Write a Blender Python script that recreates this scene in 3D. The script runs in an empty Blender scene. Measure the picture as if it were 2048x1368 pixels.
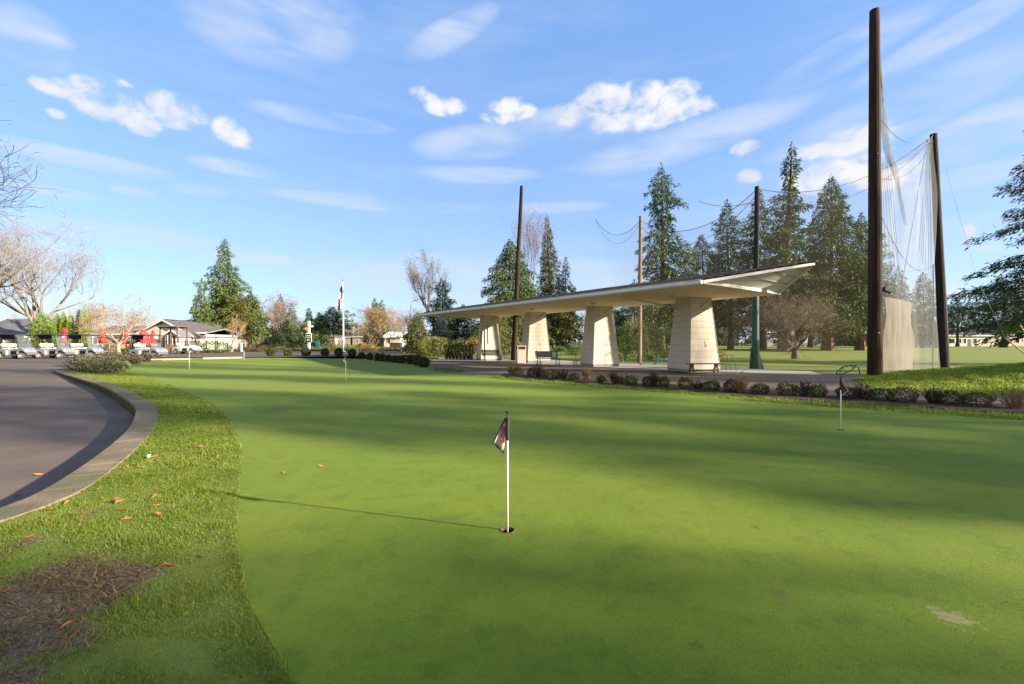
import bpy, bmesh, math, random
import numpy as np
from mathutils import Vector, Matrix, noise as mnoise
from mathutils.geometry import delaunay_2d_cdt
from math import sin, cos, pi, radians, sqrt, atan, atan2

S = bpy.context.scene
COL = S.collection
F, HOR, CX, EYE = 890.0, 685.0, 1024.0, 1.5      # lens in photo pixels, horizon row, eye height
rng = np.random.default_rng(7)
random.seed(7)

# ------------------------------------------------------------------ helpers
def ss(a, b, x):
    t = min(1.0, max(0.0, (x - a) / (b - a)))
    return t * t * (3 - 2 * t)

def gp(px, py, z=0.0):
    """ground point (x, y) seen in the photo at a pixel, for ground of height z"""
    Y = F * (EYE - z) / (py - HOR)
    return ((px - CX) / F * Y, Y)

def lx(px, Y):
    return (px - CX) / F * Y

def hz(py, Y):
    return EYE + (HOR - py) / F * Y

WALL_OUT = [(0, 1024), (79, 984), (158, 937), (231.6, 881.6), (259, 855), (270, 829), (270, 813), (250, 797), (210, 774), (158, 757), (105, 742)]
WALL_IN = [(26, 1058), (79, 1010), (158, 966), (210, 931), (247, 910), (279, 881.6), (295, 858), (310.5, 831.6), (305, 816), (287, 795), (253, 776), (195, 753.5), (147, 739.5)]
wall_out = [(-5.9, -3.0), (-5.35, 0.5), (-5.1, 2.4)] + [gp(x, y, .03) for x, y in WALL_OUT]
wall_in = [(-5.4, -3.0), (-4.85, 0.5), (-4.62, 2.4)] + [gp(x, y, .03) for x, y in WALL_IN]

def pip(x, y, poly):
    c = False
    j = len(poly) - 1
    for i in range(len(poly)):
        xi, yi = poly[i]; xj, yj = poly[j]
        if (yi > y) != (yj > y) and x < (xj - xi) * (y - yi) / (yj - yi) + xi:
            c = not c
        j = i
    return c

def seg_d(x, y, pts):
    best = 1e9
    for (ax, ay), (bx, by) in zip(pts, pts[1:]):
        dx, dy = bx - ax, by - ay
        t = max(0, min(1, ((x - ax) * dx + (y - ay) * dy) / (dx * dx + dy * dy + 1e-12)))
        best = min(best, math.hypot(x - ax - t * dx, y - ay - t * dy))
    return best

def resample(pts, n):
    """smooth open polyline (Catmull-Rom) resampled to n points"""
    P = [Vector((p[0], p[1], p[2] if len(p) > 2 else 0)) for p in pts]
    out = []
    m = len(P) - 1
    for k in range(n):
        u = k / (n - 1) * m
        i = min(int(u), m - 1); t = u - i
        p0 = P[max(i - 1, 0)]; p1 = P[i]; p2 = P[i + 1]; p3 = P[min(i + 2, m)]
        out.append(0.5 * ((2 * p1) + (p2 - p0) * t + (2 * p0 - 5 * p1 + 4 * p2 - p3) * t * t + (3 * p1 - p0 - 3 * p2 + p3) * t ** 3))
    return out

def arclen(pts, n):
    P = [Vector(p) for p in pts]; d = [0.0]
    for a, b in zip(P, P[1:]): d.append(d[-1] + (b - a).length)
    out = []
    for k in range(n):
        t = d[-1] * k / (n - 1); i = max(j for j in range(len(d) - 1) if d[j] <= t + 1e-9)
        f = (t - d[i]) / max(1e-9, d[i + 1] - d[i]); q = P[i].lerp(P[i + 1], min(1, f)); out.append((q.x, q.y))
    return out
wo_s = arclen([(p.x, p.y) for p in resample(wall_out, 300)], 140)
for _ in range(6):
    wo_s = [wo_s[0]] + [((a[0] + 2 * b[0] + c[0]) / 4, (a[1] + 2 * b[1] + c[1]) / 4) for a, b, c in zip(wo_s, wo_s[1:], wo_s[2:])] + [wo_s[-1]]
def offs(pts, w):
    o = []
    for i, p in enumerate(pts):
        a, b = pts[max(0, i - 1)], pts[min(len(pts) - 1, i + 1)]
        dx, dy = b[0] - a[0], b[1] - a[1]; l = math.hypot(dx, dy)
        o.append((p[0] + dy / l * w, p[1] - dx / l * w))
    return o
wi_s = offs(wo_s, .36)


# asphalt of the car park and the road beyond the green
far_left_edge = [(-25.0, 24.6), (-25.9, 27.5), (-27.5, 31.0), (-29.0, 34.2), (-29.3, 36.0)]
road_poly = wo_s + far_left_edge + [(-24, 36.6), (-17, 38.2), (-12, 39.8), (-9.5, 43), (-11, 52), (-11.5, 61), (-30, 61), (-42, 55), (-43.5, 47), (-46, 42.5),
             (-75, 42.5), (-95, 42), (-95, -12), (-5.9, -12)]
road_near = [p for p in road_poly]

def asph(x, y):
    return float(np.interp(y, [0, 12, 18, 26, 33, 40, 60, 80], [-.22, -.22, -.15, .06, .27, .3, .3, .35]))

def G0(x, y):
    """height of the open ground"""
    z = .25 * ss(20, 36, y) * ss(-6, -24, x)
    z = max(z, .45 * ss(46, 80, y))
    d2 = ((x - 21) ** 2 + (y - 14.5) ** 2) / 5.2 ** 2
    z += .9 * math.exp(-d2) if d2 < 12 else 0
    if y > 40:
        z += .10 * ss(40, 60, y) * mnoise.noise((x * .06, y * .045, 3.1))
    return z

def G(x, y):
    if x < -4 and y < 70 and pip(x, y, road_poly):
        return asph(x, y)
    return G0(x, y)

def link(o, parent=None):
    COL.objects.link(o)
    if parent is not None:
        o.parent = parent
    return o

def tag(o, label=None, cat=None, group=None, kind=None):
    if label: o['label'] = label
    if cat: o['category'] = cat
    if group: o['group'] = group
    if kind: o['kind'] = kind
    return o

def empty(name, loc, rz=0, label=None, cat=None, group=None):
    o = bpy.data.objects.new(name, None)
    o.empty_display_size = .2
    o.location = loc; o.rotation_euler = (0, 0, rz)
    link(o)
    return tag(o, label, cat, group)

def copy_tree(o, parent=None):
    c = o.copy(); COL.objects.link(c)
    if parent is not None:
        c.parent = parent
    for ch in list(o.children):
        copy_tree(ch, c)
    return c

class MB:
    def __init__(s):
        s.v = []; s.f = []
    def add(s, vs, fs):
        b = len(s.v)
        s.v += [tuple(v) for v in vs]
        s.f += [tuple(i + b for i in f) for f in fs]
        return s
    def box(s, c, d, rot=None):
        x, y, z = d[0] / 2, d[1] / 2, d[2] / 2
        vs = [Vector((sx * x, sy * y, sz * z)) for sz in (-1, 1) for sx, sy in ((-1, -1), (1, -1), (1, 1), (-1, 1))]
        if rot is not None:
            vs = [rot @ v for v in vs]
        vs = [v + Vector(c) for v in vs]
        return s.add(vs, [(3, 2, 1, 0), (4, 5, 6, 7), (0, 1, 5, 4), (1, 2, 6, 5), (2, 3, 7, 6), (3, 0, 4, 7)])
    def cyl(s, p0, p1, r0, r1=None, n=8, cap=True):
        p0 = Vector(p0); p1 = Vector(p1); r1 = r0 if r1 is None else r1
        d = (p1 - p0).normalized()
        a = d.orthogonal().normalized(); b = d.cross(a)
        vs = [p0 + r0 * (cos(2 * pi * k / n) * a + sin(2 * pi * k / n) * b) for k in range(n)]
        vs += [p1 + r1 * (cos(2 * pi * k / n) * a + sin(2 * pi * k / n) * b) for k in range(n)]
        fs = [(k, (k + 1) % n, n + (k + 1) % n, n + k) for k in range(n)]
        if cap:
            fs += [tuple(range(n - 1, -1, -1)), tuple(range(n, 2 * n))]
        return s.add(vs, fs)
    def tube(s, pts, r, n=6, closed=False):
        pts = [Vector(p) for p in pts]
        m = len(pts); rs = [float(q) for q in r] if hasattr(r, '__len__') else [float(r)] * m
        vs = []; a = None
        for i, p in enumerate(pts):
            if closed:
                d = (pts[(i + 1) % m] - pts[i - 1]).normalized()
            else:
                d = (pts[min(i + 1, m - 1)] - pts[max(i - 1, 0)]).normalized()
            if a is None:
                a = d.orthogonal().normalized()
            a = (a - d * a.dot(d)).normalized(); b = d.cross(a)
            vs += [p + rs[i] * (cos(2 * pi * k / n) * a + sin(2 * pi * k / n) * b) for k in range(n)]
        fs = []
        for i in range(m if closed else m - 1):
            j = (i + 1) % m
            fs += [(i * n + k, i * n + (k + 1) % n, j * n + (k + 1) % n, j * n + k) for k in range(n)]
        if not closed:
            fs += [tuple(range(n - 1, -1, -1)), tuple(range((m - 1) * n, m * n))]
        return s.add(vs, fs)
    def lathe(s, prof, c=(0, 0, 0), n=16):
        c = Vector(c); m = len(prof)
        vs = [c + Vector((r * cos(2 * pi * k / n), r * sin(2 * pi * k / n), z)) for r, z in prof for k in range(n)]
        fs = [(i * n + k, i * n + (k + 1) % n, (i + 1) * n + (k + 1) % n, (i + 1) * n + k) for i in range(m - 1) for k in range(n)]
        if prof[0][0] > 1e-4: fs.append(tuple(range(n - 1, -1, -1)))
        if prof[-1][0] > 1e-4: fs.append(tuple(range((m - 1) * n, m * n)))
        return s.add(vs, fs)
    def prism(s, pts, y0, y1, axis='y'):
        """side outline (x,z) swept from y0 to y1"""
        n = len(pts)
        f = (lambda a, b, c: (a, c, b)) if axis == 'y' else ((lambda a, b, c: (c, a, b)) if axis == 'x' else (lambda a, b, c: (a, b, c)))
        vs = [f(p[0], p[1], y0) for p in pts] + [f(p[0], p[1], y1) for p in pts]
        fs = [tuple(range(n)), tuple(range(2 * n - 1, n - 1, -1))] + [(k, n + k, n + (k + 1) % n, (k + 1) % n) for k in range(n)]
        return s.add(vs, fs)
    def ell(s, c, r, nu=12, nv=8, jit=0, seed=0):
        prof = []
        vs = []; fs = []
        for i in range(nv + 1):
            t = pi * i / nv
            for k in range(nu):
                p = Vector((sin(t) * cos(2 * pi * k / nu), sin(t) * sin(2 * pi * k / nu), cos(t)))
                j = 1 + jit * mnoise.noise(p * 2.2 + Vector((seed, 0, 0))) if jit else 1
                vs.append((c[0] + p.x * r[0] * j, c[1] + p.y * r[1] * j, c[2] + p.z * r[2] * j))
        for i in range(nv):
            for k in range(nu):
                fs.append((i * nu + k, (i + 1) * nu + k, (i + 1) * nu + (k + 1) % nu, i * nu + (k + 1) % nu))
        return s.add(vs, fs)
    def build(s, name, mat, parent=None, smooth=False, bevel=0, loc=None, auto=None, mats=None):
        me = bpy.data.meshes.new(name)
        me.from_pydata(s.v, [], s.f)
        bm = bmesh.new(); bm.from_mesh(me)
        bmesh.ops.remove_doubles(bm, verts=bm.verts, dist=1e-6)
        bmesh.ops.recalc_face_normals(bm, faces=bm.faces)
        bm.to_mesh(me); bm.free()
        if mat is not None: me.materials.append(mat)
        if smooth:
            me.polygons.foreach_set('use_smooth', [True] * len(me.polygons))
        o = bpy.data.objects.new(name, me)
        if loc is not None: o.location = loc
        link(o, parent)
        if bevel:
            md = o.modifiers.new('Bevel', 'BEVEL'); md.width = bevel; md.segments = 2; md.limit_method = 'ANGLE'; md.angle_limit = radians(40)
        return o

def np_mesh(name, V, n, mat, parent=None, loc=None, smooth=False):
    """mesh of separate n-gons; V is (faces*n, 3)"""
    V = np.asarray(V, dtype=np.float32).reshape(-1, 3)
    nf = len(V) // n
    me = bpy.data.meshes.new(name)
    me.vertices.add(len(V)); me.vertices.foreach_set('co', V.ravel())
    me.loops.add(len(V)); me.loops.foreach_set('vertex_index', np.arange(len(V), dtype=np.int32))
    me.polygons.add(nf)
    me.polygons.foreach_set('loop_start', np.arange(0, len(V), n, dtype=np.int32))
    me.update(calc_edges=True)
    me.materials.append(mat)
    o = bpy.data.objects.new(name, me)
    if loc is not None: o.location = loc
    return link(o, parent)

def sheet(name, poly, zf, cell, mat, lift=0.0, kind='structure', parent=None):
    """ground sheet: outline cut into cells so that it follows the heights zf(x, y)"""
    bm = bmesh.new()
    n_ = len(poly)
    cv_, ce_, cf_, *_r = delaunay_2d_cdt([Vector(p) for p in poly], [(i, (i + 1) % n_) for i in range(n_)], [], 1, 1e-4)
    vs = [bm.verts.new((v.x, v.y, 0)) for v in cv_]
    for f in cf_:
        c_ = [sum(cv_[i][k] for i in f) / len(f) for k in (0, 1)]
        if pip(c_[0], c_[1], poly):
            bm.faces.new([vs[i] for i in f])
    xs = [p[0] for p in poly]; ys = [p[1] for p in poly]
    for ax, lo, hi in ((0, min(xs), max(xs)), (1, min(ys), max(ys))):
        k = lo + cell
        while k < hi:
            co = (k, 0, 0) if ax == 0 else (0, k, 0); no = (1, 0, 0) if ax == 0 else (0, 1, 0)
            bmesh.ops.bisect_plane(bm, geom=bm.verts[:] + bm.edges[:] + bm.faces[:], dist=1e-5, plane_co=co, plane_no=no)
            k += cell
    for v in bm.verts:
        v.co.z = zf(v.co.x, v.co.y) + lift
    bmesh.ops.recalc_face_normals(bm, faces=bm.faces)
    if sum(fc.normal.z for fc in bm.faces) < 0:
        bmesh.ops.reverse_faces(bm, faces=bm.faces)
    me = bpy.data.meshes.new(name); bm.to_mesh(me); bm.free()
    me.materials.append(mat)
    me.polygons.foreach_set('use_smooth', [True] * len(me.polygons))
    o = bpy.data.objects.new(name, me); link(o, parent)
    if kind: o['kind'] = kind
    return o

def punch(o, x, y, r):
    """cut a round hole into a ground sheet"""
    bm = bmesh.new(); bm.from_mesh(o.data)
    for k in range(8):
        a = pi * k / 8
        for sgn in (1, -1):
            no = Vector((cos(a), sin(a), 0)) * sgn
            fs = [f for f in bm.faces if any((v.co.xy - Vector((x, y))).length < 3 * r for v in f.verts) or pip(x, y, [(v.co.x, v.co.y) for v in f.verts])]
            g = list({v for f in fs for v in f.verts} | {e for f in fs for e in f.edges} | set(fs)) if False else (list({v for f in fs for v in f.verts}) + list({e for f in fs for e in f.edges}) + fs)
            bmesh.ops.bisect_plane(bm, geom=g, dist=1e-6, plane_co=Vector((x, y, 0)) + no * r, plane_no=no)
    dl = [f for f in bm.faces if (f.calc_center_median().xy - Vector((x, y))).length < r * .99 and all((v.co.xy - Vector((x, y))).length < r * 1.1 for v in f.verts)]
    bmesh.ops.delete(bm, geom=dl, context='FACES')
    bm.to_mesh(o.data); bm.free()

# ------------------------------------------------------------------ materials
def newmat(name):
    m = bpy.data.materials.new(name); m.use_nodes = True
    nt = m.node_tree
    return m, nt, nt.nodes['Principled BSDF'], nt.nodes['Material Output']

def nd(nt, typ, **kw):
    n = nt.nodes.new(typ)
    for k, v in kw.items():
        if k.startswith('i_'):
            key = k[2:]
            n.inputs[int(key) if key.isdigit() else key.replace('_', ' ')].default_value = v
        else:
            setattr(n, k, v)
    return n

def c4(c): return (c[0], c[1], c[2], 1)

def pmat(name, c1, c2=None, scale=3.0, rough=.6, bump=0.0, bscale=None, metal=0.0, spec=.5, stretch=None, detail=6, lo=.35, hi=.65, bdist=.02, coord='Object', c3=None, scale3=.6):
    m, nt, p, out = newmat(name)
    p.inputs['Roughness'].default_value = rough; p.inputs['Metallic'].default_value = metal
    p.inputs['Specular IOR Level'].default_value = spec
    p.inputs['Base Color'].default_value = c4(c1)
    tc = nd(nt, 'ShaderNodeTexCoord'); src = tc.outputs[coord]
    if stretch:
        mp = nd(nt, 'ShaderNodeMapping'); mp.inputs['Scale'].default_value = stretch
        nt.links.new(src, mp.inputs['Vector']); src = mp.outputs['Vector']
    if c2 is not None:
        no = nd(nt, 'ShaderNodeTexNoise'); no.inputs['Scale'].default_value = scale; no.inputs['Detail'].default_value = detail
        nt.links.new(src, no.inputs['Vector'])
        mr = nd(nt, 'ShaderNodeMapRange'); mr.inputs['From Min'].default_value = lo; mr.inputs['From Max'].default_value = hi
        nt.links.new(no.outputs['Fac'], mr.inputs['Value'])
        mx = nd(nt, 'ShaderNodeMix', data_type='RGBA'); mx.inputs['A'].default_value = c4(c1); mx.inputs['B'].default_value = c4(c2)
        nt.links.new(mr.outputs['Result'], mx.inputs['Factor'])
        res = mx.outputs['Result']
        if c3 is not None:
            n3 = nd(nt, 'ShaderNodeTexNoise'); n3.inputs['Scale'].default_value = scale3; n3.inputs['Detail'].default_value = 4
            nt.links.new(src, n3.inputs['Vector'])
            m3 = nd(nt, 'ShaderNodeMapRange'); m3.inputs['From Min'].default_value = .45; m3.inputs['From Max'].default_value = .7
            nt.links.new(n3.outputs['Fac'], m3.inputs['Value'])
            mx3 = nd(nt, 'ShaderNodeMix', data_type='RGBA'); mx3.inputs['B'].default_value = c4(c3)
            nt.links.new(res, mx3.inputs['A']); nt.links.new(m3.outputs['Result'], mx3.inputs['Factor'])
            res = mx3.outputs['Result']
        nt.links.new(res, p.inputs['Base Color'])
    if bump:
        nb = nd(nt, 'ShaderNodeTexNoise'); nb.inputs['Scale'].default_value = bscale or scale * 4; nb.inputs['Detail'].default_value = 5
        nt.links.new(src, nb.inputs['Vector'])
        b = nd(nt, 'ShaderNodeBump'); b.inputs['Strength'].default_value = bump; b.inputs['Distance'].default_value = bdist
        nt.links.new(nb.outputs['Fac'], b.inputs['Height']); nt.links.new(b.outputs['Normal'], p.inputs['Normal'])
    return m

def fmat(name, cols, trans=.25, rough=.6, spec=.3, clump=None, cscale=.35):
    """leaf material: every leaf takes its own colour between the given ones, with clumps of another tint"""
    m, nt, p, out = newmat(name)
    ge = nd(nt, 'ShaderNodeNewGeometry')
    cr = nd(nt, 'ShaderNodeValToRGB')
    e = cr.color_ramp.elements
    e[0].position = 0; e[0].color = c4(cols[0]); e[1].position = 1; e[1].color = c4(cols[-1])
    for i, c in enumerate(cols[1:-1]):
        x = e.new((i + 1) / (len(cols) - 1)); x.color = c4(c)
    nt.links.new(ge.outputs['Random Per Island'], cr.inputs['Fac'])
    res = cr.outputs['Color']
    if clump is not None:
        tc = nd(nt, 'ShaderNodeTexCoord')
        no = nd(nt, 'ShaderNodeTexNoise'); no.inputs['Scale'].default_value = cscale; no.inputs['Detail'].default_value = 3
        nt.links.new(tc.outputs['Object'], no.inputs['Vector'])
        mr = nd(nt, 'ShaderNodeMapRange'); mr.inputs['From Min'].default_value = .45; mr.inputs['From Max'].default_value = .62
        nt.links.new(no.outputs['Fac'], mr.inputs['Value'])
        mx = nd(nt, 'ShaderNodeMix', data_type='RGBA'); mx.inputs['B'].default_value = c4(clump)
        ml = nd(nt, 'ShaderNodeMath', operation='MULTIPLY'); ml.inputs[1].default_value = .65
        nt.links.new(mr.outputs['Result'], ml.inputs[0]); nt.links.new(ml.outputs[0], mx.inputs['Factor'])
        nt.links.new(res, mx.inputs['A']); res = mx.outputs['Result']
    nt.links.new(res, p.inputs['Base Color'])
    p.inputs['Roughness'].default_value = rough; p.inputs['Specular IOR Level'].default_value = spec
    if trans:
        t = nd(nt, 'ShaderNodeBsdfTranslucent'); nt.links.new(res, t.inputs['Color'])
        mxs = nd(nt, 'ShaderNodeMixShader'); mxs.inputs['Fac'].default_value = trans
        nt.links.new(p.outputs['BSDF'], mxs.inputs[1]); nt.links.new(t.outputs['BSDF'], mxs.inputs[2])
        nt.links.new(mxs.outputs['Shader'], out.inputs['Surface'])
    return m

def netmat(name, col, cover, vary=.25, scale=.5):
    """fine string net: share of the surface that is string"""
    m, nt, p, out = newmat(name)
    p.inputs['Base Color'].default_value = c4(col); p.inputs['Roughness'].default_value = .8
    tr = nd(nt, 'ShaderNodeBsdfTransparent')
    tl = nd(nt, 'ShaderNodeBsdfTranslucent'); tl.inputs['Color'].default_value = c4(col)
    m1 = nd(nt, 'ShaderNodeMixShader'); m1.inputs['Fac'].default_value = .35
    nt.links.new(p.outputs['BSDF'], m1.inputs[1]); nt.links.new(tl.outputs['BSDF'], m1.inputs[2])
    m2 = nd(nt, 'ShaderNodeMixShader')
    tc = nd(nt, 'ShaderNodeTexCoord')
    mp = nd(nt, 'ShaderNodeMapping'); mp.inputs['Scale'].default_value = (1, 1, .12)
    no = nd(nt, 'ShaderNodeTexNoise'); no.inputs['Scale'].default_value = scale; no.inputs['Detail'].default_value = 4
    nt.links.new(tc.outputs['Object'], mp.inputs['Vector']); nt.links.new(mp.outputs['Vector'], no.inputs['Vector'])
    mr = nd(nt, 'ShaderNodeMapRange'); mr.inputs['From Min'].default_value = .3; mr.inputs['From Max'].default_value = .7
    mr.inputs['To Min'].default_value = cover * (1 - vary); mr.inputs['To Max'].default_value = cover * (1 + vary)
    nt.links.new(no.outputs['Fac'], mr.inputs['Value']); nt.links.new(mr.outputs['Result'], m2.inputs['Fac'])
    nt.links.new(tr.outputs['BSDF'], m2.inputs[1]); nt.links.new(m1.outputs['Shader'], m2.inputs[2])
    nt.links.new(m2.outputs['Shader'], out.inputs['Surface'])
    return m

def turfmat(name, a, b, c, fine, big, bump, dirt=False, soil=None, spots=()):
    m, nt, p, out = newmat(name)
    tc = nd(nt, 'ShaderNodeTexCoord'); P = tc.outputs['Object']
    def noise(sc, det=3, r=.55, st=None):
        n = nd(nt, 'ShaderNodeTexNoise'); n.inputs['Scale'].default_value = sc; n.inputs['Detail'].default_value = det; n.inputs['Roughness'].default_value = r
        src = P
        if st:
            mp = nd(nt, 'ShaderNodeMapping'); mp.inputs['Scale'].default_value = st; nt.links.new(P, mp.inputs['Vector']); src = mp.outputs['Vector']
        nt.links.new(src, n.inputs['Vector']); return n.outputs['Fac']
    def mr(v, lo, hi, tlo=0, thi=1):
        n = nd(nt, 'ShaderNodeMapRange'); n.inputs['From Min'].default_value = lo; n.inputs['From Max'].default_value = hi
        n.inputs['To Min'].default_value = tlo; n.inputs['To Max'].default_value = thi
        nt.links.new(v, n.inputs['Value']); return n.outputs['Result']
    def mix(f, A, B):
        n = nd(nt, 'ShaderNodeMix', data_type='RGBA')
        for k, v in (('A', A), ('B', B)):
            if isinstance(v, tuple): n.inputs[k].default_value = c4(v)
            else: nt.links.new(v, n.inputs[k])
        nt.links.new(f, n.inputs['Factor']); return n.outputs['Result']
    f1 = noise(fine, 4, .7)
    col = mix(mr(f1, .36, .64), a, b)
    f2 = noise(fine * .16, 4, .65); col = mix(mr(f2, .35, .65, 0, .45), col, (b[0] * 1.08, b[1] * 1.02, b[2]))
    col = mix(mr(noise(big, 4, .6), .4, .68, 0, .8), col, c)
    col = mix(mr(noise(big * 4.5, 5, .65), .5, .72, 0, .55), col, (a[0] * .8, a[1] * .82, a[2]))
    col = mix(mr(noise(big * .18, 3, .6), .42, .66, 0, .5), col, (c[0] * .95, c[1] * .8, c[2] * .8))
    hv = f1
    if dirt:
        at = nd(nt, 'ShaderNodeAttribute', attribute_name='dirt')
        n2 = noise(9, 6, .7)
        add = nd(nt, 'ShaderNodeMath', operation='ADD'); nt.links.new(at.outputs['Fac'], add.inputs[0])
        nt.links.new(mr(n2, .3, .7, -.35, .35), add.inputs[1])
        sc = mix(mr(noise(40, 5, .7), .35, .65), soil[0], soil[1])
        col = mix(mr(add.outputs[0], .4, .65), col, sc)
    for (sx_, sy_, sr, sc_) in spots:     # ball marks and worn places
        ds = nd(nt, 'ShaderNodeVectorMath', operation='DISTANCE'); ds.inputs[1].default_value = (sx_, sy_, .006); nt.links.new(P, ds.inputs[0])
        ad = nd(nt, 'ShaderNodeMath', operation='ADD'); nt.links.new(mr(noise(22, 4, .6), .3, .7, -sr * .9, sr * .9), ad.inputs[0]); nt.links.new(ds.outputs['Value'], ad.inputs[1])
        col = mix(mr(ad.outputs[0], sr * .4, sr * 1.2, .75, 0), col, sc_)
    nt.links.new(col, p.inputs['Base Color'])
    p.inputs['Roughness'].default_value = .85; p.inputs['Specular IOR Level'].default_value = .15
    if 'Sheen Weight' in p.inputs:
        p.inputs['Sheen Weight'].default_value = .03
        p.inputs['Sheen Tint'].default_value = (.6, .8, .3, 1)
    bp = nd(nt, 'ShaderNodeBump'); bp.inputs['Strength'].default_value = bump; bp.inputs['Distance'].default_value = .01
    nt.links.new(hv, bp.inputs['Height']); nt.links.new(bp.outputs['Normal'], p.inputs['Normal'])
    return m
# ------------------------------------------------------------------ camera, sun, sky
cam_d = bpy.data.cameras.new('camera'); cam = bpy.data.objects.new('camera', cam_d); COL.objects.link(cam)
cam.location = (0, 0, EYE); cam.rotation_euler = (radians(90), 0, 0)
cam_d.sensor_width = 36; cam_d.lens = F / 2048 * 36; cam_d.clip_start = .05; cam_d.clip_end = 3000
cam_d.shift_y = (HOR - 684) / 2048
S.camera = cam
SUN_EL = radians(16.2); SUN_AZ = atan2(.958, -.285)          # from +Y towards +X
sd = Vector((sin(SUN_AZ) * cos(SUN_EL), cos(SUN_AZ) * cos(SUN_EL), sin(SUN_EL)))
sun_d = bpy.data.lights.new('sun', 'SUN'); sun = bpy.data.objects.new('sun', sun_d); COL.objects.link(sun)
sun.rotation_euler = sd.to_track_quat('Z', 'Y').to_euler(); sun.location = (40, -12, 30)
sun_d.energy = 5.0; sun_d.angle = radians(.9); sun_d.color = (1, .88, .70)

W = bpy.data.worlds.new('World'); S.world = W; W.use_nodes = True
wt = W.node_tree; bg = wt.nodes['Background']
sky = nd(wt, 'ShaderNodeTexSky', sky_type='NISHITA', sun_disc=False, sun_elevation=SUN_EL, sun_rotation=SUN_AZ, altitude=50, air_density=1.0, dust_density=.6, ozone_density=1.6)
tcw = nd(wt, 'ShaderNodeTexCoord')
sx = nd(wt, 'ShaderNodeSeparateXYZ'); wt.links.new(tcw.outputs['Generated'], sx.inputs[0])
def wm(op, a, b=None, c=None, clamp=False):
    n = nd(wt, 'ShaderNodeMath', operation=op); n.use_clamp = clamp
    for i, v in enumerate((a, b, c)):
        if v is None: continue
        if isinstance(v, (int, float)): n.inputs[i].default_value = v
        else: wt.links.new(v, n.inputs[i])
    return n.outputs[0]
az = wm('ARCTAN2', sx.outputs[0], sx.outputs[1]); el = wm('ARCSINE', sx.outputs[2])
cv = nd(wt, 'ShaderNodeCombineXYZ'); wt.links.new(az, cv.inputs[0]); wt.links.new(el, cv.inputs[1])
def wnoise(scale, st=(1, 1, 1), det=8, rough=.6, rot=0, dist=0.0):
    mp = nd(wt, 'ShaderNodeMapping'); mp.inputs['Scale'].default_value = st; mp.inputs['Rotation'].default_value = (0, 0, rot)
    wt.links.new(cv.outputs[0], mp.inputs['Vector'])
    n = nd(wt, 'ShaderNodeTexNoise'); n.inputs['Scale'].default_value = scale; n.inputs['Detail'].default_value = det; n.inputs['Roughness'].default_value = rough
    n.inputs['Distortion'].default_value = dist
    wt.links.new(mp.outputs[0], n.inputs['Vector']); return n.outputs['Fac']
def blob(px, py, rx, ry, ang=0):
    a0 = atan((px - CX) / F); e0 = atan((HOR - py) / F * cos(a0))
    k = cos(a0)
    mp = nd(wt, 'ShaderNodeMapping', vector_type='TEXTURE')
    mp.inputs['Location'].default_value = (a0, e0, 0); mp.inputs['Rotation'].default_value = (0, 0, radians(ang))
    mp.inputs['Scale'].default_value = (rx / F * k * k, ry / F * k * cos(e0), 1)
    wt.links.new(cv.outputs[0], mp.inputs['Vector'])
    d = nd(wt, 'ShaderNodeVectorMath', operation='DOT_PRODUCT')
    wt.links.new(mp.outputs[0], d.inputs[0]); wt.links.new(mp.outputs[0], d.inputs[1])
    return wm('SUBTRACT', 1.0, d.outputs['Value'])
def vmax(vals):
    r = vals[0]
    for v in vals[1:]: r = wm('MAXIMUM', r, v)
    return r
def smooth(v, lo, hi, t1=1.0):
    n = nd(wt, 'ShaderNodeMapRange', interpolation_type='SMOOTHSTEP')
    n.inputs['From Min'].default_value = lo; n.inputs['From Max'].default_value = hi; n.inputs['To Max'].default_value = t1
    wt.links.new(v, n.inputs['Value']); return n.outputs['Result']
CUM = [(110, 172, 52, 20, 0), (190, 195, 62, 38, -12), (255, 222, 75, 30, -15), (355, 225, 62, 34, 0), (285, 250, 40, 20, 0), (468, 266, 46, 26, -8), (112, 228, 26, 11, 0), (245, 165, 22, 10, 0),
       (850, 190, 32, 14, -10), (888, 212, 42, 18, 0), (1018, 222, 56, 24, 8), (1145, 230, 48, 22, 0), (1225, 215, 92, 44, 0), (1310, 212, 95, 42, 0), (1380, 214, 60, 28, -8), 
       (1490, 296, 30, 16, 0), (1497, 357, 26, 18, 0), (1710, 285, 85, 34, 8), (1680, 345, 130, 38, 4), (1760, 350, 90, 30, 0), (1640, 300, 60, 16, 0),
       (1938, 470, 20, 22, 0), (1975, 494, 40, 12, 0), (1895, 585, 34, 18, 0)]
CIR = [(540, 518, 60, 12, 0), (450, 515, 80, 16, 0), (850, 520, 110, 16, 0), (560, 45, 210, 95, 8), (900, 68, 125, 36, 22), (960, 285, 150, 40, 6), (1060, 262, 140, 40, 12), (960, 350, 150, 20, 0), (640, 238, 170, 22, 0), (170, 320, 230, 22, 0), (470, 335, 110, 18, 0),
       (110, 382, 130, 13, 0), (265, 382, 60, 12, 0), (400, 382, 80, 13, 0), (760, 408, 250, 18, 0), (1120, 415, 110, 14, 0), (1900, 70, 260, 36, 14), (1700, 100, 220, 40, 12), (1780, 230, 330, 60, 10), (1350, 290, 300, 40, 8),
       (1960, 270, 180, 60, 8), (1950, 350, 200, 30, 5), (60, 60, 110, 50, 0), (1850, 470, 220, 40, 0), (950, 560, 420, 60, 0), (250, 470, 260, 30, 0), (60, 100, 120, 40, 0)]
mc = vmax([blob(*b) for b in CUM])
nz = wnoise(17, (1, 1.45, 1), 12, .58, 0, .35); nz2 = wnoise(5, (1, 1.6, 1), 4)
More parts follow.
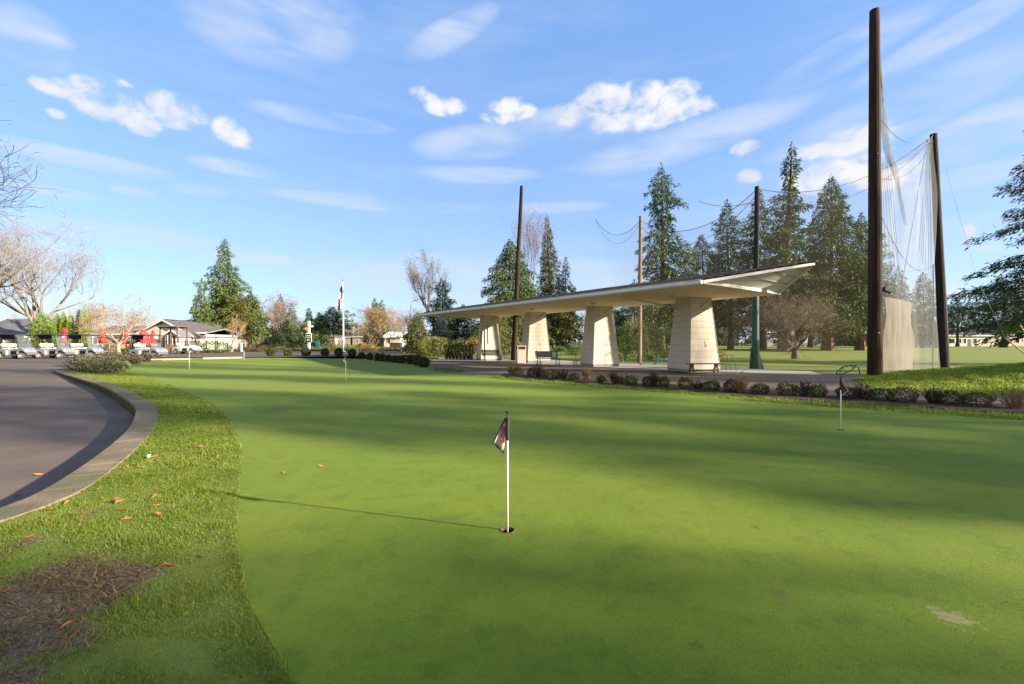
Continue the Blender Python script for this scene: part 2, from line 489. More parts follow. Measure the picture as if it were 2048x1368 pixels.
cum_v = wm('ADD', wm('MULTIPLY', wm('MAXIMUM', mc, -1.0), 1.0), wm('ADD', wm('MULTIPLY', wm('SUBTRACT', nz, .5), 5.2), wm('MULTIPLY', wm('SUBTRACT', nz2, .5), 2.0)))
cum_a = wm('MULTIPLY', smooth(cum_v, -.35, 1.15), smooth(mc, -.6, .3))
ci = vmax([wm('MAXIMUM', blob(*b), 0.0) for b in CIR])
cs = wnoise(4.5, (1, 4.2, 1), 6, .48, radians(-9), .5)
cir_a = wm('MULTIPLY', smooth(wm('POWER', wm('MAXIMUM', ci, 0.0), .8), 0, .9), smooth(cs, .2, .8))
bandn = wnoise(2.2, (1, 6, 1), 8, .6, radians(-5), .3)
cir_b = wm('MULTIPLY', smooth(bandn, .38, .85), .30)
cir = wm('MAXIMUM', wm('MULTIPLY', cir_a, .85), cir_b)
def wmix(f, A, B):
    n = nd(wt, 'ShaderNodeMix', data_type='RGBA')
    for k, v in (('A', A), ('B', B)):
        if isinstance(v, tuple): n.inputs[k].default_value = c4(v)
        else: wt.links.new(v, n.inputs[k])
    wt.links.new(f, n.inputs['Factor']); return n.outputs['Result']
WS = .108
tint = nd(wt, 'ShaderNodeMix', data_type='RGBA', blend_type='MULTIPLY'); tint.inputs['Factor'].default_value = 1
SKY_TINT = (.78, .98, 1.25)
tint.inputs['B'].default_value = c4(SKY_TINT); wt.links.new(sky.outputs[0], tint.inputs['A'])
hz_f = wm('POWER', wm('SUBTRACT', 1.0, wm('ABSOLUTE', sx.outputs[2]), clamp=True), 7.0)
grad = wmix(wm('POWER', wm('SUBTRACT', 1.0, wm('MAXIMUM', sx.outputs[2], 0.0), clamp=True), 2.7), (.56, 1.18, 2.5), (1.58, 1.96, 2.42))
sky1 = wmix(.72 if False else wm('ADD', .75, 0.0), tint.outputs['Result'], grad)
# unseen bright overcast, added behind the viewer to whiten the ambient light
back_fill = smooth(wm('MULTIPLY', sx.outputs[1], -1.0), -.05, .5, .8)
skyc = wmix(back_fill, sky1, (2.15, 2.05, 1.95))
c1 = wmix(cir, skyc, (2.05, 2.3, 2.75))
c2 = wmix(wm('MULTIPLY', cum_a, .93), c1, wmix(smooth(nz2, .35, .65), (2.2, 2.3, 2.55), (2.9, 2.88, 2.9)))
wt.links.new(c2, bg.inputs['Color']); bg.inputs['Strength'].default_value = WS
S.view_settings.view_transform = 'Standard'; S.view_settings.look = 'None'; S.view_settings.gamma = 1
S.view_settings.exposure = 1.72
S.cycles.use_denoising = True
S.cycles.max_bounces = 6; S.cycles.transparent_max_bounces = 24; S.cycles.diffuse_bounces = 3
S.cycles.sample_clamp_indirect = 6

# ------------------------------------------------------------------ ground
def gpt(px, py):
    z = 0
    for _ in range(5):
        x, y = gp(px, py, z); z = G0(x, y)
    return (x, y)

M_lawn = turfmat('lawn_turf', (.10, .145, .016), (.17, .21, .03), (.16, .175, .03), 22, .8, .7)
M_green = turfmat('putting_green_turf', (.074, .130, .009), (.152, .214, .018), (.162, .205, .020), 120, .9, .3, spots=[(*gp(1906, 1237), .085, (.34, .27, .14)), (*gp(1385, 1291), .03, (.07, .06, .03)), (*gp(820, 902), .07, (.10, .10, .035)), (*gp(1510, 1056), .03, (.08, .08, .03)), (*gp(905, 1040), .05, (.12, .14, .03)), (*gp(1210, 1130), .06, (.10, .15, .02)), (*gp(660, 850), .08, (.11, .12, .03)), (*gp(1300, 905), .06, (.2, .2, .06)), (*gp(1560, 1190), .05, (.13, .13, .03))])
M_rough = turfmat('rough_turf', (.085, .13, .014), (.15, .20, .03), (.17, .18, .035), 60, 2.0, .9, dirt=True, soil=((.075, .047, .034), (.23, .17, .128)))
M_asph = pmat('asphalt', (.088, .068, .058), (.185, .148, .122), 90, .88, .35, 160, spec=.08, detail=4, c3=(.18, .14, .112), scale3=.7, bdist=.006)
M_conc = pmat('pad_concrete', (.42, .38, .33), (.33, .30, .26), 2.2, .85, .15, 60, spec=.2, c3=(.36, .33, .30), scale3=.5)
M_mulch = pmat('bark_mulch', (.035, .024, .018), (.11, .075, .052), 26, .95, .9, 40, spec=.1, bdist=.03)
M_wall = None

xs = np.concatenate([np.arange(-420, -60, 12), np.arange(-60, -30, 1.5), np.arange(-30, 32, .4), np.arange(32, 70, 2), np.arange(70, 460, 15)])
ys = np.concatenate([np.arange(-60, -6, 6), np.arange(-6, 44, .4), np.arange(44, 120, 1.6), np.arange(120, 300, 8), np.arange(300, 1300, 60)])
gv = []
for y in ys:
    for x in xs:
        x_ = float(x); y_ = float(y)
        z = G0(x_, y_)
        if x_ < -3.5 and y_ < 44:
            ins = pip(x_, y_, road_poly)
            if ins and y_ < 34 and x_ > -60:
                z = asph(x_, y_) - .07
            elif ins:
                z = min(z, asph(x_, y_)) - .07
            elif y_ < 40 and x_ > -32 and seg_d(x_, y_, wo_s[::3] + far_left_edge) < .42:
                z = min(asph(x_, y_), z) - .07
        elif pip(x_, y_, road_poly):
            z = min(z, asph(x_, y_)) - .07
        gv.append((x_, y_, z - .004))
nx = len(xs)
gf = [(j * nx + i, j * nx + i + 1, (j + 1) * nx + i + 1, (j + 1) * nx + i) for j in range(len(ys) - 1) for i in range(nx - 1)]
me = bpy.data.meshes.new('ground'); me.from_pydata(gv, [], gf); me.materials.append(M_lawn)
me.polygons.foreach_set('use_smooth', [True] * len(me.polygons))
ground = link(bpy.data.objects.new('ground', me)); ground['kind'] = 'structure'

sheet('asphalt_road', road_poly, asph, 2.0, M_asph)

GL = [(590, 1368), (540, 1285), (505, 1215), (488, 1150), (478, 1080), (478, 1000), (483, 940), (484, 897), (474, 868), (458, 842), (431, 813), (400, 797), (363, 782), (326, 764), (274, 749)]
green_left = [(.1, -3), (-.3, .6), (-.62, 1.5)] + [gpt(*p) for p in GL]
GT = [(240, 741), (255, 731), (290, 724), (340, 720), (410, 718), (540, 717), (640, 718), (740, 725), (800, 732), (850, 739), (905, 747), (963, 754), (1120, 769.5), (1240, 778.5), (1384, 790), (1480, 801), (1757, 822), (2048, 841)]
green_top = [gpt(*p) for p in GT]
gl_s = [(p.x, p.y) for p in resample(green_left, 80)]
green_poly = gl_s + green_top + [(11.5, 7.2), (13, 4), (13, -3)]
def zg(x, y):
    return G0(x, y)
sheet('putting_green', green_poly, zg, 1.0, M_green, lift=.006)

BN = [(1000, 754), (1120, 764), (1240, 773.5), (1384, 785), (1480, 794), (1757, 811), (2048, 830)]
BF = [(1010, 747.5), (1120, 755), (1300, 766.5), (1480, 780), (1700, 794), (2048, 815)]
bed_poly = [gp(*p) for p in BN] + [(13.2, 8.0), (13.8, 9.3)] + [gp(*p) for p in reversed(BF)]
def bed_z(x, y):
    return G0(x, y) + .03 * (mnoise.noise((x * 2.3, y * 2.3, 0)) + .6)
sheet('planting_bed', bed_poly, bed_z, .25, M_mulch, lift=.012)
PL = [(922, 750), (1010, 747.5), (1120, 755), (1300, 766.5), (1480, 780), (1700, 794), (2048, 815)]
PR = [(2048, 798), (1900, 790), (1757, 780), (1710, 770), (1700, 764), (1745, 756.5)]
path_poly = [gp(*p) for p in PL] + [(13.8, 9.3), (15.5, 7.5), (17.0, 9.0)] + [gp(*p) for p in PR] + [(15.3, 22.0), (13.6, 23.6), (-1.6, 43.2), (-7.2, 42.0), gp(858, 720), gp(852, 727), gp(873, 736)]
sheet('asphalt_path', path_poly, G0, 1.0, M_asph, lift=.004)
pad = MB()
pad_poly = [(-6.6, 36.0), (-2.6, 34.6), (2.9, 28.0), (11.9, 20.9), (13.9, 19.9), (15.0, 22.4), (13.4, 24.0), (-1.4, 42.6), (-6.6, 41.6)]
pad.prism(pad_poly, .0, .06, 'z')
tag(pad.build('concrete_pad', M_conc, bevel=.008), kind='structure')
# dark beds beyond the road, each a sheet on the ground
sheet('planting_bed', [(-45, 61.2), (-30, 61.2), (-11.4, 61.2), (-7, 57.5), (-4, 58.5), (-5, 63), (-11, 68), (-30, 69), (-46, 68)], lambda x, y: G0(x, y) + .12, 2.0, M_mulch)
sheet('patio_bed', [(-80, 42.7), (-46.3, 42.7), (-44.5, 46), (-44, 50), (-52, 50), (-80, 49)], lambda x, y: .36, 2.0, pmat('patio_soil', (.10, .12, .03), (.16, .09, .045), 1.4, .95, .6, 20))
# heather bed soil at the far corner of the low wall
hb = [gpt(147, 741), gpt(200, 749), gpt(232, 747), gpt(240, 741), gpt(255, 731), gpt(290, 724), gpt(330, 720.5)] + list(reversed([(x + .25, y + .1) for x, y in far_left_edge]))
sheet('heather_bed', hb, lambda x, y: G0(x, y) + .02, .8, M_mulch, lift=.01)

# low wall round the car park: cap blocks on a mossy face
M_cap = pmat('wall_cap_stone', (.25, .185, .125), (.16, .125, .075), 3.0, .9, .5, 30, spec=.15, c3=(.12, .125, .06), scale3=2.2)
M_moss = pmat('mossy_wall_face', (.045, .07, .010), (.09, .12, .018), 6.0, .95, .9, 14, spec=.1, c3=(.09, .075, .06), scale3=2.0, bdist=.05)
M_joint = pmat('wall_joint', (.05, .05, .04), rough=.95)
wall = empty('low_wall', (-7.0, 8.5, -.2), label='curved low stone wall with mossy face between car park and lawn', cat='wall')
base = MB(); L0 = wall.location
wo = wo_s; wi = wi_s; N_ = len(wo)
def wz(x, y): return G0(x, y) + .035
vs = []; fs = []
for i in range(N_):
    (ox, oy), (ix, iy) = wo[i], wi[i]
    dx, dy = ix - ox, iy - oy; l = math.hypot(dx, dy)
    ux, uy = dx / l, dy / l
    b = mnoise.noise((ox * 1.7, oy * 1.7, 0)) * .03
    for (x, y, z) in ((ox + ux * (.02 + b), oy + uy * (.02 + b), asph(ox, oy) - .12), (ox + ux * .02, oy + uy * .02, wz(ox, oy) - .07), (ix, iy, wz(ix, iy) - .07), (ix, iy, wz(ix, iy) - .5)):
        vs.append((x - L0.x, y - L0.y, z - L0.z))
for i in range(N_ - 1):
    for k in range(3):
        fs.append((i * 4 + k, i * 4 + k + 1, (i + 1) * 4 + k + 1, (i + 1) * 4 + k))
base.add(vs, fs)
base.build('wall_face', M_moss, wall)
cap = MB()
i = 0
while i < N_ - 1:
    seglen = 0; j = i
    while j < N_ - 1 and seglen < .46:
        seglen += math.hypot(wo[j + 1][0] - wo[j][0], wo[j + 1][1] - wo[j][1]); j += 1
    dzs = random.uniform(-.002, .002)
    pts_t = [wo[k] for k in range(i, j + 1)] + [wi[k] for k in range(j, i - 1, -1)]
    cxp = sum(p[0] for p in pts_t) / len(pts_t); cyp = sum(p[1] for p in pts_t) / len(pts_t)
    pts_t = [(cxp + (x - cxp) * .999 - L0.x, cyp + (y - cyp) * .999 - L0.y) for x, y in pts_t]
    zt = wz(cxp, cyp) + dzs - L0.z
    n = len(pts_t)
    V = [(x, y, wz(x + L0.x, y + L0.y) + dzs - L0.z - .066) for x, y in pts_t] + [(x, y, wz(x + L0.x, y + L0.y) + dzs - L0.z) for x, y in pts_t]
    cap.add(V, [tuple(range(n - 1, -1, -1)), tuple(range(n, 2 * n))] + [(k, (k + 1) % n, n + (k + 1) % n, n + k) for k in range(n)])
    i = j
cap.build('cap_stone', M_cap, wall, bevel=.008)

# near rough between the wall and the green, with a bare patch
dirt_px = [(0, 1167), (54, 1150), (150, 1118), (205, 1114), (256, 1128), (310, 1139), (350, 1150), (318, 1172), (270, 1186), (229, 1205), (188, 1229), (175, 1258), (199, 1274), (172, 1299), (108, 1309), (54, 1317), (80, 1340), (62, 1368), (-60, 1420), (-200, 1400), (-200, 1180)]
dirt_poly = [gp(*p) for p in dirt_px]
dirt2 = [gp(*p) for p in [(30, 1090), (70, 1072), (100, 1068), (90, 1084), (60, 1098), (25, 1106)]]
dirt3 = [gp(*p) for p in [(150, 1042), (170, 1030), (192, 1026), (180, 1036), (155, 1046)]]
def dirtf(x, y):
    if y > 6: return 0
    d = seg_d(x, y, dirt_poly + dirt_poly[:1])
    v = d if pip(x, y, dirt_poly) else -d
    for q in (dirt2, dirt3):
        d = seg_d(x, y, q + q[:1]); v = max(v, d + .02 if pip(x, y, q) else -d)
    return max(0, min(1, .5 + (v + .10 * mnoise.noise((x * 7, y * 7, 1)) + .16 * mnoise.noise((x * 2.3, y * 2.3, 1))) / .34))
rough_poly = wi[:-6] + [p for p in reversed(gl_s)]
rough = sheet('rough_lawn', rough_poly, lambda x, y: G0(x, y) + .018 * (mnoise.noise((x * 1.1, y * 1.1, 5)) + .2), .14, M_rough, lift=.01)
at = rough.data.attributes.new('dirt', 'FLOAT', 'POINT')
at.data.foreach_set('value', [dirtf(v.co.x, v.co.y) for v in rough.data.vertices])

def blades(pts, h, w, seed, lean=.6):
    r = np.random.default_rng(seed)
    P = np.array(pts); n = len(P)
    a = r.uniform(0, 2 * pi, n); b = r.uniform(0, 2 * pi, n)
    cl = np.array([mnoise.noise((q[0] * 2.6, q[1] * 2.6, 2.0)) + .6 * mnoise.noise((q[0] * 9, q[1] * 9, 7.0)) for q in P.tolist()]) if h > .02 else np.zeros(n)
    b = b + cl * 2.0
    hh = h * r.uniform(.45, 1.25, n) * np.clip(1 + 1.1 * cl, .35, 2.0); ww = w * r.uniform(.6, 1.3, n) * .5
    l = lean * r.uniform(.2, 1.5, n) * hh
    side = np.stack([np.cos(a) * ww, np.sin(a) * ww, np.zeros(n)], 1)
    tip = P + np.stack([np.cos(b) * l, np.sin(b) * l, hh], 1)
    return np.stack([P - side, P + side, tip], 1).reshape(-1, 3)

def scatter(poly, dens, keep=None, zf=G0, dz=.01, seed=1):
    r = np.random.default_rng(seed)
    X = [p[0] for p in poly]; Y = [p[1] for p in poly]
    x0, x1, y0, y1 = min(X), max(X), min(Y), max(Y)
    n = int((x1 - x0) * (y1 - y0) * dens)
    px = r.uniform(x0, x1, n); py = r.uniform(y0, y1, n)
    ins = np.zeros(n, bool); j = len(poly) - 1
    for i in range(len(poly)):
        xi, yi = poly[i]; xj, yj = poly[j]
        c = ((yi > py) != (yj > py)) & (px < (xj - xi) * (py - yi) / (yj - yi + 1e-12) + xi)
        ins ^= c; j = i
    px, py = px[ins], py[ins]
    out = []
    for x, y in zip(px.tolist(), py.tolist()):
        if keep is None or keep(x, y):
            out.append((x, y, zf(x, y) + dz))
    return out

def clip_poly(poly, y0, y1):
    def cut(P, y, above):
        o = []
        for a, b in zip(P, P[1:] + P[:1]):
            ia = (a[1] >= y) if above else (a[1] <= y); ib = (b[1] >= y) if above else (b[1] <= y)
            if ia: o.append(a)
            if ia != ib:
                t = (y - a[1]) / (b[1] - a[1]); o.append((a[0] + t * (b[0] - a[0]), y))
        return o
    P = cut(list(poly), y0, True)
    return cut(P, y1, False) if len(P) > 2 else P
M_blade = fmat('grass_blade', [(.085, .155, .010), (.16, .245, .018), (.25, .31, .032), (.40, .35, .12)], .5, .55, .25, clump=(.13, .20, .015), cscale=1.3)
M_dry = fmat('dry_grass_blade', [(.12, .075, .038), (.25, .15, .075), (.34, .24, .13), (.08, .05, .035), (.11, .17, .02)], .2, .8, .1)
gk = lambda x, y: random.random() > dirtf(x, y) * 1.15 + (.25 if mnoise.noise((x * 3, y * 3, 0)) < -.25 else 0)
def rough_z(x, y): return G0(x, y) + .018 * (mnoise.noise((x * 1.1, y * 1.1, 5)) + .2)
V = []
for (y0, y1, dn, h, w, sd_) in ((1.0, 3.2, 15000, .021, .0042, 1), (3.2, 5.2, 10000, .025, .0055, 2), (5.2, 9, 4200, .030, .010, 3), (9, 22, 1100, .036, .02, 4)):
    pl = clip_poly(rough_poly, y0, y1)
    pts = scatter(pl, dn, gk, rough_z, .008, sd_)
    pts = [p for p in pts if p[0] > -1.35 * p[1] - .4]
    V.append(blades(pts, h, w, sd_))
tag(np_mesh('rough_grass', np.concatenate(V), 3, M_blade), kind='stuff')
pts = scatter(clip_poly(rough_poly, 1.0, 5), 9000, lambda x, y: x > -1.35 * y - .4 and random.random() < dirtf(x, y) * 1.2 - .3, rough_z, .01, 9)
tag(np_mesh('dry_grass', blades(pts, .022, .0065, 12, 3.6), 3, M_dry), kind='stuff')
# longer grass: strip along the bed, far collar, mound by the path
strip = [gpt(*p) for p in GT[9:]] + [(11.9, 7.6)] + [gp(*p) for p in reversed(BN)] + [gp(930, 749.5), gp(880, 741)]
V = [blades(scatter(strip, 900, None, G0, 0, 21), .055, .022, 21)]
mound = [gp(*p) for p in [(1748, 757), (1705, 765), (1757, 781), (1900, 791), (2048, 799)]] + [(17.2, 9.2), (25, 12), (24, 17), (20, 21)]
V.append(blades(scatter(mound, 700, lambda x, y: x < 1.25 * y, G0, 0, 22), .075, .03, 22))
tag(np_mesh('border_grass', np.concatenate(V), 3, M_blade), kind='stuff')
# short mown blades on the near part of the green
M_mown = fmat('mown_blade', [(.08, .128, .009), (.125, .175, .015), (.17, .21, .024)], .4, .6, .2, clump=(.16, .185, .026), cscale=.9)
V = []
for (y0, y1, dn, h, w, sd_) in ((1.3, 2.4, 30000, .0042, .0036, 31), (2.4, 5.6, 16000, .0045, .005, 32)):
    pl = clip_poly(green_poly, y0, y1)
    pl = [(max(-1.25 * p[1] - .3, min(1.25 * p[1] + .3, p[0])), p[1]) for p in pl]
    V.append(blades(scatter(pl, dn, (lambda x, y: random.random() > (y - 2.4) / 3.2) if sd_ == 32 else None, G0, .004, sd_), h, w, sd_, 1.0))
PINS = [gpt(1015, 1062), gpt(1681.5, 860.5), gpt(691.5, 761.5), gpt(378.5, 738.5), gpt(488, 721.5), gpt(748, 728.5)]
GREEN = bpy.data.objects['putting_green']
for q in PINS:
    punch(GREEN, q[0], q[1], .054); punch(ground, q[0], q[1], .0545)
V = [v_.reshape(-1, 3, 3) for v_ in V]
V = [v_[np.hypot(v_[:, 2, 0] - PINS[0][0], v_[:, 2, 1] - PINS[0][1]) > .06].reshape(-1, 3) for v_ in V]
tag(np_mesh('mown_grass', np.concatenate(V), 3, M_mown), kind='stuff')
# ------------------------------------------------------------------ trees and plants
M_bark = pmat('bark_brown', (.06, .042, .03), (.13, .10, .075), 3, .95, .8, 9, spec=.1, stretch=(1, 1, .25), bdist=.06)
M_bark_r = pmat('bark_redwood', (.10, .06, .04), (.19, .125, .085), 2, .95, .9, 5, spec=.1, stretch=(1, 1, .15), bdist=.1)
M_bark_g = pmat('bark_grey', (.12, .10, .085), (.24, .21, .18), 4, .9, .5, 12, spec=.1, stretch=(1, 1, .4))
M_bark_p = pmat('bark_pale', (.33, .28, .23), (.20, .16, .13), 4, .9, .4, 12, spec=.1, stretch=(1, 1, .4))
M_twig_g = pmat('twig_grey', (.20, .17, .15), (.27, .23, .20), 2, .9)
M_twig_t = pmat('twig_tan', (.27, .18, .10), (.36, .25, .13), 2, .9)
M_twig_p = pmat('twig_pinkish', (.24, .16, .14), (.32, .24, .21), 2, .9)
M_twig_b = pmat('twig_brown', (.24, .17, .115), (.33, .24, .165), 2, .9)
M_twig_d = pmat('twig_dark', (.045, .035, .032), (.08, .062, .055), 2, .9)
FOL = {
    'fir': fmat('needles_fir', [(0.025, 0.051, 0.013), (0.046, 0.085, 0.019), (0.075, 0.112, 0.026), (0.103, 0.135, 0.033)], .12, clump=(0.097, 0.119, 0.030)),
    'firl': fmat('needles_fir_lit', [(0.038, 0.076, 0.019), (0.069, 0.128, 0.028), (0.112, 0.168, 0.039), (0.154, 0.203, 0.050)], .12, clump=(0.146, 0.178, 0.045)),  # fir colours brightened: sunlight on the left cluster painted in
    'dark': fmat('needles_dark', [(0.019, 0.041, 0.013), (0.031, 0.065, 0.019), (0.052, 0.090, 0.024)], .1, clump=(0.068, 0.096, 0.022)),
    'blue': fmat('needles_blue', [(0.051, 0.082, 0.077), (0.087, 0.133, 0.128), (0.133, 0.184, 0.174)], .1),
    'olive': fmat('needles_olive', [(0.057, 0.074, 0.016), (0.103, 0.119, 0.026), (0.160, 0.157, 0.040)], .12, clump=(0.149, 0.129, 0.037)),
    'lime': fmat('needles_lime', [(0.095, 0.176, 0.020), (0.189, 0.297, 0.034), (0.297, 0.378, 0.068)], .3),
    'thuja': fmat('sprays_thuja', [(0.126, 0.209, 0.022), (0.251, 0.335, 0.031), (0.377, 0.419, 0.062)], .25),
    'cedar': fmat('sprays_cedar', [(0.040, 0.074, 0.022), (0.068, 0.112, 0.033), (0.114, 0.157, 0.040)], .15, clump=(0.138, 0.157, 0.033)),
    'haze': fmat('needles_hazed', [(0.041, 0.067, 0.041), (0.061, 0.092, 0.051), (0.092, 0.117, 0.061)], .1),  # distance haze put into the leaf colour
    'box': fmat('leaves_box', [(0.033, 0.061, 0.016), (0.067, 0.100, 0.024), (0.123, 0.145, 0.039)], .2),
    'yellow': fmat('leaves_yellow', [(0.130, 0.150, 0.020), (0.220, 0.220, 0.035), (0.300, 0.270, 0.060), (0.090, 0.110, 0.020)], .3),
    'orange': fmat('leaves_orange', [(0.300, 0.170, 0.030), (0.380, 0.240, 0.050), (0.220, 0.180, 0.040)], .3),
    'hedge': fmat('leaves_hedge', [(0.039, 0.085, 0.022), (0.078, 0.147, 0.034), (0.155, 0.232, 0.046)], .2, clump=(0.155, 0.217, 0.046), cscale=.8),
    'rust': fmat('leaves_rusty', [(0.035, 0.045, 0.014), (0.070, 0.075, 0.020), (0.140, 0.100, 0.030), (0.200, 0.120, 0.050)], .2),
    'heath': fmat('heather_sprigs', [(0.085, 0.055, 0.045), (0.140, 0.100, 0.075), (0.130, 0.130, 0.060), (0.200, 0.150, 0.110)], .2),
    'heathg': fmat('heather_green_sprigs', [(0.070, 0.075, 0.030), (0.120, 0.125, 0.055), (0.180, 0.170, 0.090)], .2),
    'bud': fmat('buds_tan', [(0.260, 0.160, 0.070), (0.360, 0.240, 0.090), (0.220, 0.160, 0.070)], .3),
}

def sprays(r, P, D, L, Wd, up=.5):
    """kite shaped sprays: start points P, unit directions D, lengths, widths"""
    n = len(P)
    N = r.normal(0, 1, (n, 3)); N[:, 2] = np.abs(N[:, 2]) + up
    Sd = np.cross(D, N); Sd /= np.linalg.norm(Sd, axis=1, keepdims=True) + 1e-9
    Lc = L[:, None]; Wc = Wd[:, None] * .5
    bend = np.zeros((n, 3)); bend[:, 2] = -L * r.uniform(.0, .25, n)
    m = P + D * Lc * r.uniform(.35, .6, (n, 1))
    return np.stack([P, m - Sd * Wc, P + D * Lc + bend, m + Sd * Wc], 1).reshape(-1, 3)

PROF = {
    'cone': lambda t: max(.03, (1 - t) ** .72) * min(1, .72 + t * 3),
    'full': lambda t: max(.03, (1 - t ** 1.75) ** .95) * min(1, .6 + t * 2.2),
    'spire': lambda t: max(.025, (1 - t) ** .7 * .55 + (1 - t) ** 2 * .45) * min(1, .75 + t * 2),
    'thin': lambda t: max(.05, (1 - t) ** .55) * min(1, .55 + t * 1.6) * (.8 + .3 * sin(t * 17)),
    'col': lambda t: max(.05, (1 - t ** 2.6)) * min(1, .75 + t * 2),
    'ragged': lambda t: max(.04, (1 - t) ** .75) * (.75 + .35 * sin(t * 23) * sin(t * 9 + 1)) * min(1, .6 + t * 3),
}

def conifer(name, label, x, y, H, R, cb=.06, prof='cone', nb=120, fol='fir', seed=1, droop=.35, lift=.35, dens=9, s=.55, tr=None, bark=None, group=None, z=None, gap=.0, lean=0.0, cat='tree', parts=True, sag=.2):
    r = np.random.default_rng(seed); pf = PROF[prof]
    z = G(x, y) if z is None else z
    root = empty(name, (x, y, z - .03), 0, label, cat, group)
    tr = tr or H * .016
    tk = MB()
    pts = []; rs = []
    for k in range(9):
        t = k / 8
        pts.append((lean * H * t + .012 * H * sin(t * 4 + seed), .008 * H * sin(t * 5 + seed * 2), H * .985 * t))
        rs.append(max(.02, tr * (1.0 - t) ** .9 * (1.5 if k == 0 else 1.0)))
    def ax(zz):
        t = zz / H
        return np.array([lean * H * t + .012 * H * sin(t * 4 + seed), .008 * H * sin(t * 5 + seed * 2), zz])
    tk.tube(pts, rs, 8)
    out = []
    for k in range(nb):
        t = (k + r.uniform(0, 1)) / nb
        t = t ** .92
        zz = H * (cb + (1 - cb) * t * .985)
        a = k * 2.399 + r.uniform(-.5, .5)
        L = R * pf(t) * r.uniform(.7, 1.1) * (1 + .5 * mnoise.noise((cos(a) * 1.3 + seed, sin(a) * 1.3, zz * .22)))
        if gap and r.uniform() < gap: L *= .45
        if r.uniform() < .06: L *= 1.2
        n = max(4, int(L * dens * 2.8))
        u = np.sort(r.uniform(.08, 1.0, n)) ** .8
        d = np.array([cos(a), sin(a), 0]); sd2 = np.array([-sin(a), cos(a), 0])
        e0 = lift * (t * 1.6 - .25) + r.uniform(-.12, .12)
        zo = L * (e0 * u - droop * u ** 2 + .18 * droop * u ** 4)
        lw = L * .34 * (1 - u * .72) + .1
        off = r.uniform(-1, 1, n)
        P = ax(zz) + d * (L * u)[:, None] + sd2 * (lw * off * .85)[:, None]
        P[:, 2] += zo - np.abs(off) * lw * .25 + r.normal(0, .22 * s + .02, n)
        D = d * .75 + sd2 * off[:, None] * .8 + r.normal(0, .36, (n, 3))
        D[:, 2] += -sag - droop * u * .8
        D /= np.linalg.norm(D, axis=1, keepdims=True)
        Ls = .8 * s * r.uniform(.55, 1.25, n) * (1 - .35 * t); Ws = Ls * r.uniform(.2, .34, n)
        out.append(sprays(r, P, D, Ls, Ws, .7))
        if L > .9 and k % 2 == 0:
            q = [ax(zz) + d * L * uu + np.array([0, 0, L * (e0 * uu - droop * uu ** 2)]) for uu in (0, .35, .75)]
            br = tr * .16 * (1 - t) + .012
            tk.tube(q, [br, br * .7, br * .3], 4)
    # leader tuft
    n = 14; P = ax(H * .94) + np.stack([r.normal(0, .05, n), r.normal(0, .05, n), r.uniform(0, H * .06, n)], 1)
    D = r.normal(0, .5, (n, 3)); D[:, 2] = np.abs(D[:, 2]) + .6; D /= np.linalg.norm(D, axis=1, keepdims=True)
    out.append(sprays(r, P, D, s * .6 * r.uniform(.6, 1.1, n), s * .22 * np.ones(n)))
    tk.build('trunk', bark or M_bark, root)
    np_mesh('crown', np.concatenate(out), 4, FOL[fol] if isinstance(fol, str) else fol, root)
    return root

